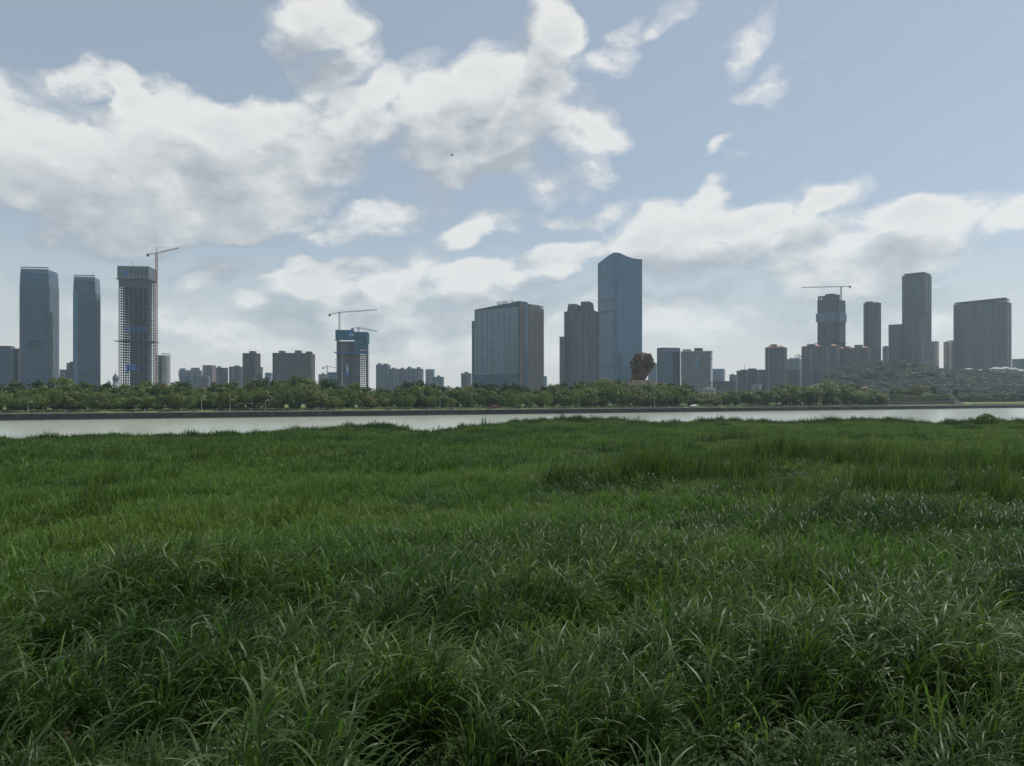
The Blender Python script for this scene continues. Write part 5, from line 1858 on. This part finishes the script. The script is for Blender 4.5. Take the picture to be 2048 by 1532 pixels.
def build_grass():
    # tall arching grass of the foreground and of the dark patches
    P = []
    x, y = sample_band(5.0, 17, 14.5)
    wf = weed_field(x, y)
    ok = (rng.random(len(x)) > wf * .92) & (vnoise(x + 30, y + 30, .75, 17) > .30)
    x, y = x[ok], y[ok]
    patch = vnoise(x + 50, y + 50, 2.1, 1)
    hs = .30 + 1.12 * patch + .35 * rng.random(len(x)) ** 2
    a = pack(x, y, np.clip(hs, .7, 1.25) * rng.uniform(.85, 1.15, len(x)), hs)
    P.append((a, rng.integers(0, 10, len(x)), .15 + .6 * vnoise(x + 9, y + 30, 3.3, 2) * rng.uniform(.7, 1.3, len(x))))
    x, y = sample_band(17, 75, 4.2)
    f = stand_field(x, y)
    patch = vnoise(x + 80, y + 80, 4.5, 3) * .65 + vnoise(x + 10, y + 80, 1.6, 4) * .35
    px = 1024 + F * x / y
    tallness = patch + f * .7 + np.where(y < 24, .35 * (24 - y) / 7, 0) + np.clip((px - 1000) / 1200, -.05, .28) - np.clip((y - 30) / 260, 0, .2)
    ok = (tallness > .43 + .22 * rng.random(len(x)) - .11)
    x, y, tl = x[ok], y[ok], tallness[ok]
    hs = (.55 + .8 * np.clip(tl - .4, 0, .9)) * rng.uniform(.8, 1.2, len(x))
    a = pack(x, y, rng.uniform(.85, 1.2, len(x)), hs)
    P.append((a, 10 + rng.integers(0, 6, len(x)), .02 + .6 * vnoise(x + 9, y + 30, 5, 2) * rng.uniform(.6, 1.3, len(x))))
    pts = np.concatenate([p[0][0] for p in P]); rot = np.concatenate([p[0][1] for p in P]); scl = np.concatenate([p[0][2] for p in P])
    scatter('tall_grass', 'tall arching dark green grass filling the near meadow', 'grass', pts, rot, scl, np.concatenate([p[1] for p in P]), straw(np.concatenate([p[2] for p in P])), C_GRASS)
    # lighter meadow grass
    P = []
    x, y = sample_band(9, 52, 4.6)
    ok = rng.random(len(x)) < np.clip((y - 8) / 14, .15, 1)
    x, y = x[ok], y[ok]
    hs = .5 + .75 * vnoise(x + 20, y + 20, 3.6, 6) + .6 * vnoise(x + 20, y + 60, 1.2, 16) + .2 * rng.random(len(x))
    a = pack(x, y, rng.uniform(.9, 1.3, len(x)), hs)
    P.append((a, rng.integers(0, 6, len(x)), np.clip(.15 + .65 * vnoise(x, y, 6, 7) + .15 * vnoise(x, y, 1.7, 8), 0, 1) * rng.uniform(.75, 1.25, len(x))))
    x, y = sample_band(48, 215, .95)
    hs = .4 + .9 * vnoise(x + 20, y + 20, 7, 6) + .7 * vnoise(x + 20, y + 60, 2.5, 16) + .2 * rng.random(len(x))
    a = pack(x, y, rng.uniform(.95, 1.4, len(x)), hs)
    px = 1024 + F * x / y
    t_ = .05 + .6 * vnoise(x, y * .6, 9, 7) + .25 * vnoise(x, y, 3, 8) + np.clip((px - 900) / 2200, 0, .35)
    P.append((a, 6 + rng.integers(0, 6, len(x)), np.clip(t_, 0, 1) * rng.uniform(.75, 1.25, len(x))))
    pts = np.concatenate([p[0][0] for p in P]); rot = np.concatenate([p[0][1] for p in P]); scl = np.concatenate([p[0][2] for p in P])
    scatter('meadow_grass', 'lighter yellow-green meadow grass in the middle distance', 'grass', pts, rot, scl, np.concatenate([p[1] for p in P]), np.concatenate([p[2] for p in P]), C_LOW)
    # darker reeds along the water's edge and in patches of the far meadow
    t = rng.uniform(-.8, .8, 5200)
    s = shore(t)
    y = s - 1.0 - np.abs(rng.normal(0, 5.5, len(t)))
    x = t * y
    x2, y2 = sample_band(52, 190, .55)
    pn = vnoise(x2 + 200, y2 * 1.4 + 20, 8, 11) * .6 + vnoise(x2 + 20, y2 * 1.4 + 90, 3, 12) * .4 + stand_field(x2, y2) * .35
    ok = pn > .53
    x = np.concatenate([x, x2[ok]]); y = np.concatenate([y, y2[ok]])
    near_edge = np.clip(1 - (shore(x / y) - y) / 14, 0, 1)
    gz = ground_z(x, y)
    hs = np.where(near_edge > 0, (2.35 - gz) * (.45 + .55 * near_edge), .9) * rng.uniform(.75, 1.12, len(x))
    hs = np.clip(hs * np.where(near_edge > .0, 1, .9 + .5 * vnoise(x, y, 6, 14)), .5, 2.3)
    hs = hs * (.62 + .7 * vnoise(x, y, 1.8, 33))
    a = pack(x, y, rng.uniform(.9, 1.3, len(x)), hs, spin=.35)
    scatter('shore_reeds', 'darker reed fringe along the water edge of the meadow', 'reeds', *a, rng.integers(0, 5, len(x)), np.clip(rng.normal(.3, .15, len(x)), 0, .8), C_EDGE)
    # tall wind-blown reeds
    x, y = sample_band(15, 70, 5.5)
    f = stand_field(x, y)
    ok = rng.random(len(x)) < np.clip((f - .34 + .5 * (vnoise(x, y, 1.4, 21) - .5)) * 1.5, 0, 1)
    x, y, f = x[ok], y[ok], f[ok]
    hs = (.7 + 2.35 * f) * rng.uniform(.65, 1.2, len(x)) * (.68 + .64 * vnoise(x, y, 1.0, 31))
    hs = np.minimum(hs, 1.45 + 1.35 * vnoise(x, y, 2.2, 37) + .3 * rng.random(len(x)))
    a = pack(x, y, rng.uniform(1.0, 1.5, len(x)), hs, tilt=.05, spin=.3)
    scatter('tall_reeds', 'stands of tall dark reeds blown over by the wind', 'reeds', *a, rng.integers(0, 6, len(x)), np.clip(rng.normal(.72, .25, len(x)), 0, 1), C_REED)
    # leafy weeds low in the near corner
    x = rng.uniform(-6, 8, 16000); y = rng.uniform(4.5, 12, 16000)
    ok = rng.random(len(x)) < weed_field(x, y) * .6 * (vnoise(x, y, .6, 35) > .35) + .04
    x, y = x[ok], y[ok]
    hs = rng.uniform(.7, 1.3, len(x))
    a = pack(x, y, hs, hs * 1.15, spin=3)
    scatter('leafy_weeds', 'low leafy weeds covering the ground between grass tufts', 'weeds', *a, rng.integers(0, 5, len(x)), rng.uniform(.1, .9, len(x)), C_WEED)


build_grass()

# round leafy bush at the water's edge
def build_bush():
    D_ = 160.0
    p = pt(1973, 838, D_)
    zb = float(ground_z(p.x, p.y)) - .1
    root = tag(empty('riverside_bush', (p.x, p.y, zb)), 'round leafy bush standing up at the water edge of the meadow', 'bush')
    h = top_z(826, D_) - zb
    k = D_ / F
    lob = [(0, 0, h * .55, 17 * k, 2.2, h * .42), (-12 * k, 0, h * .42, 12 * k, 1.8, h * .36), (14 * k, 0, h * .4, 14 * k, 1.8, h * .34), (26 * k, 0, h * .25, 12 * k, 1.5, h * .25)]
    link('foliage', leaf_cloud(lob, 2600, .16, 'leaf_round', 'foliage', .3, 77), root)
    m = MB()
    for q in range(9):
        m.bar((random.uniform(-1, 1), random.uniform(-.5, .5), 0), (random.uniform(-2, 2), random.uniform(-1, 1), h * .8), .05, 5, .015)
    m.build('stem', M['bark'], root)


build_bush()
# ------------------------------------------------------------------ haze over river and city
m = MB()
m.box(-3300, 3300, -250, 3300, -4.5, 300)
mh = bpy.data.materials.new('haze_air')
mh.use_nodes = True
nt = mh.node_tree
nt.nodes.clear()
pv = nt.nodes.new('ShaderNodeVolumePrincipled')
pv.inputs['Color'].default_value = (.66, .83, 1.0, 1)
pv.inputs['Density'].default_value = .00010
pv.inputs['Anisotropy'].default_value = .25
ho = nt.nodes.new('ShaderNodeOutputMaterial')
nt.links.new(pv.outputs[0], ho.inputs['Volume'])
o = m.build('haze', mh)
tag(o, 'thin pale haze over the river and the city', 'haze', kind='stuff')
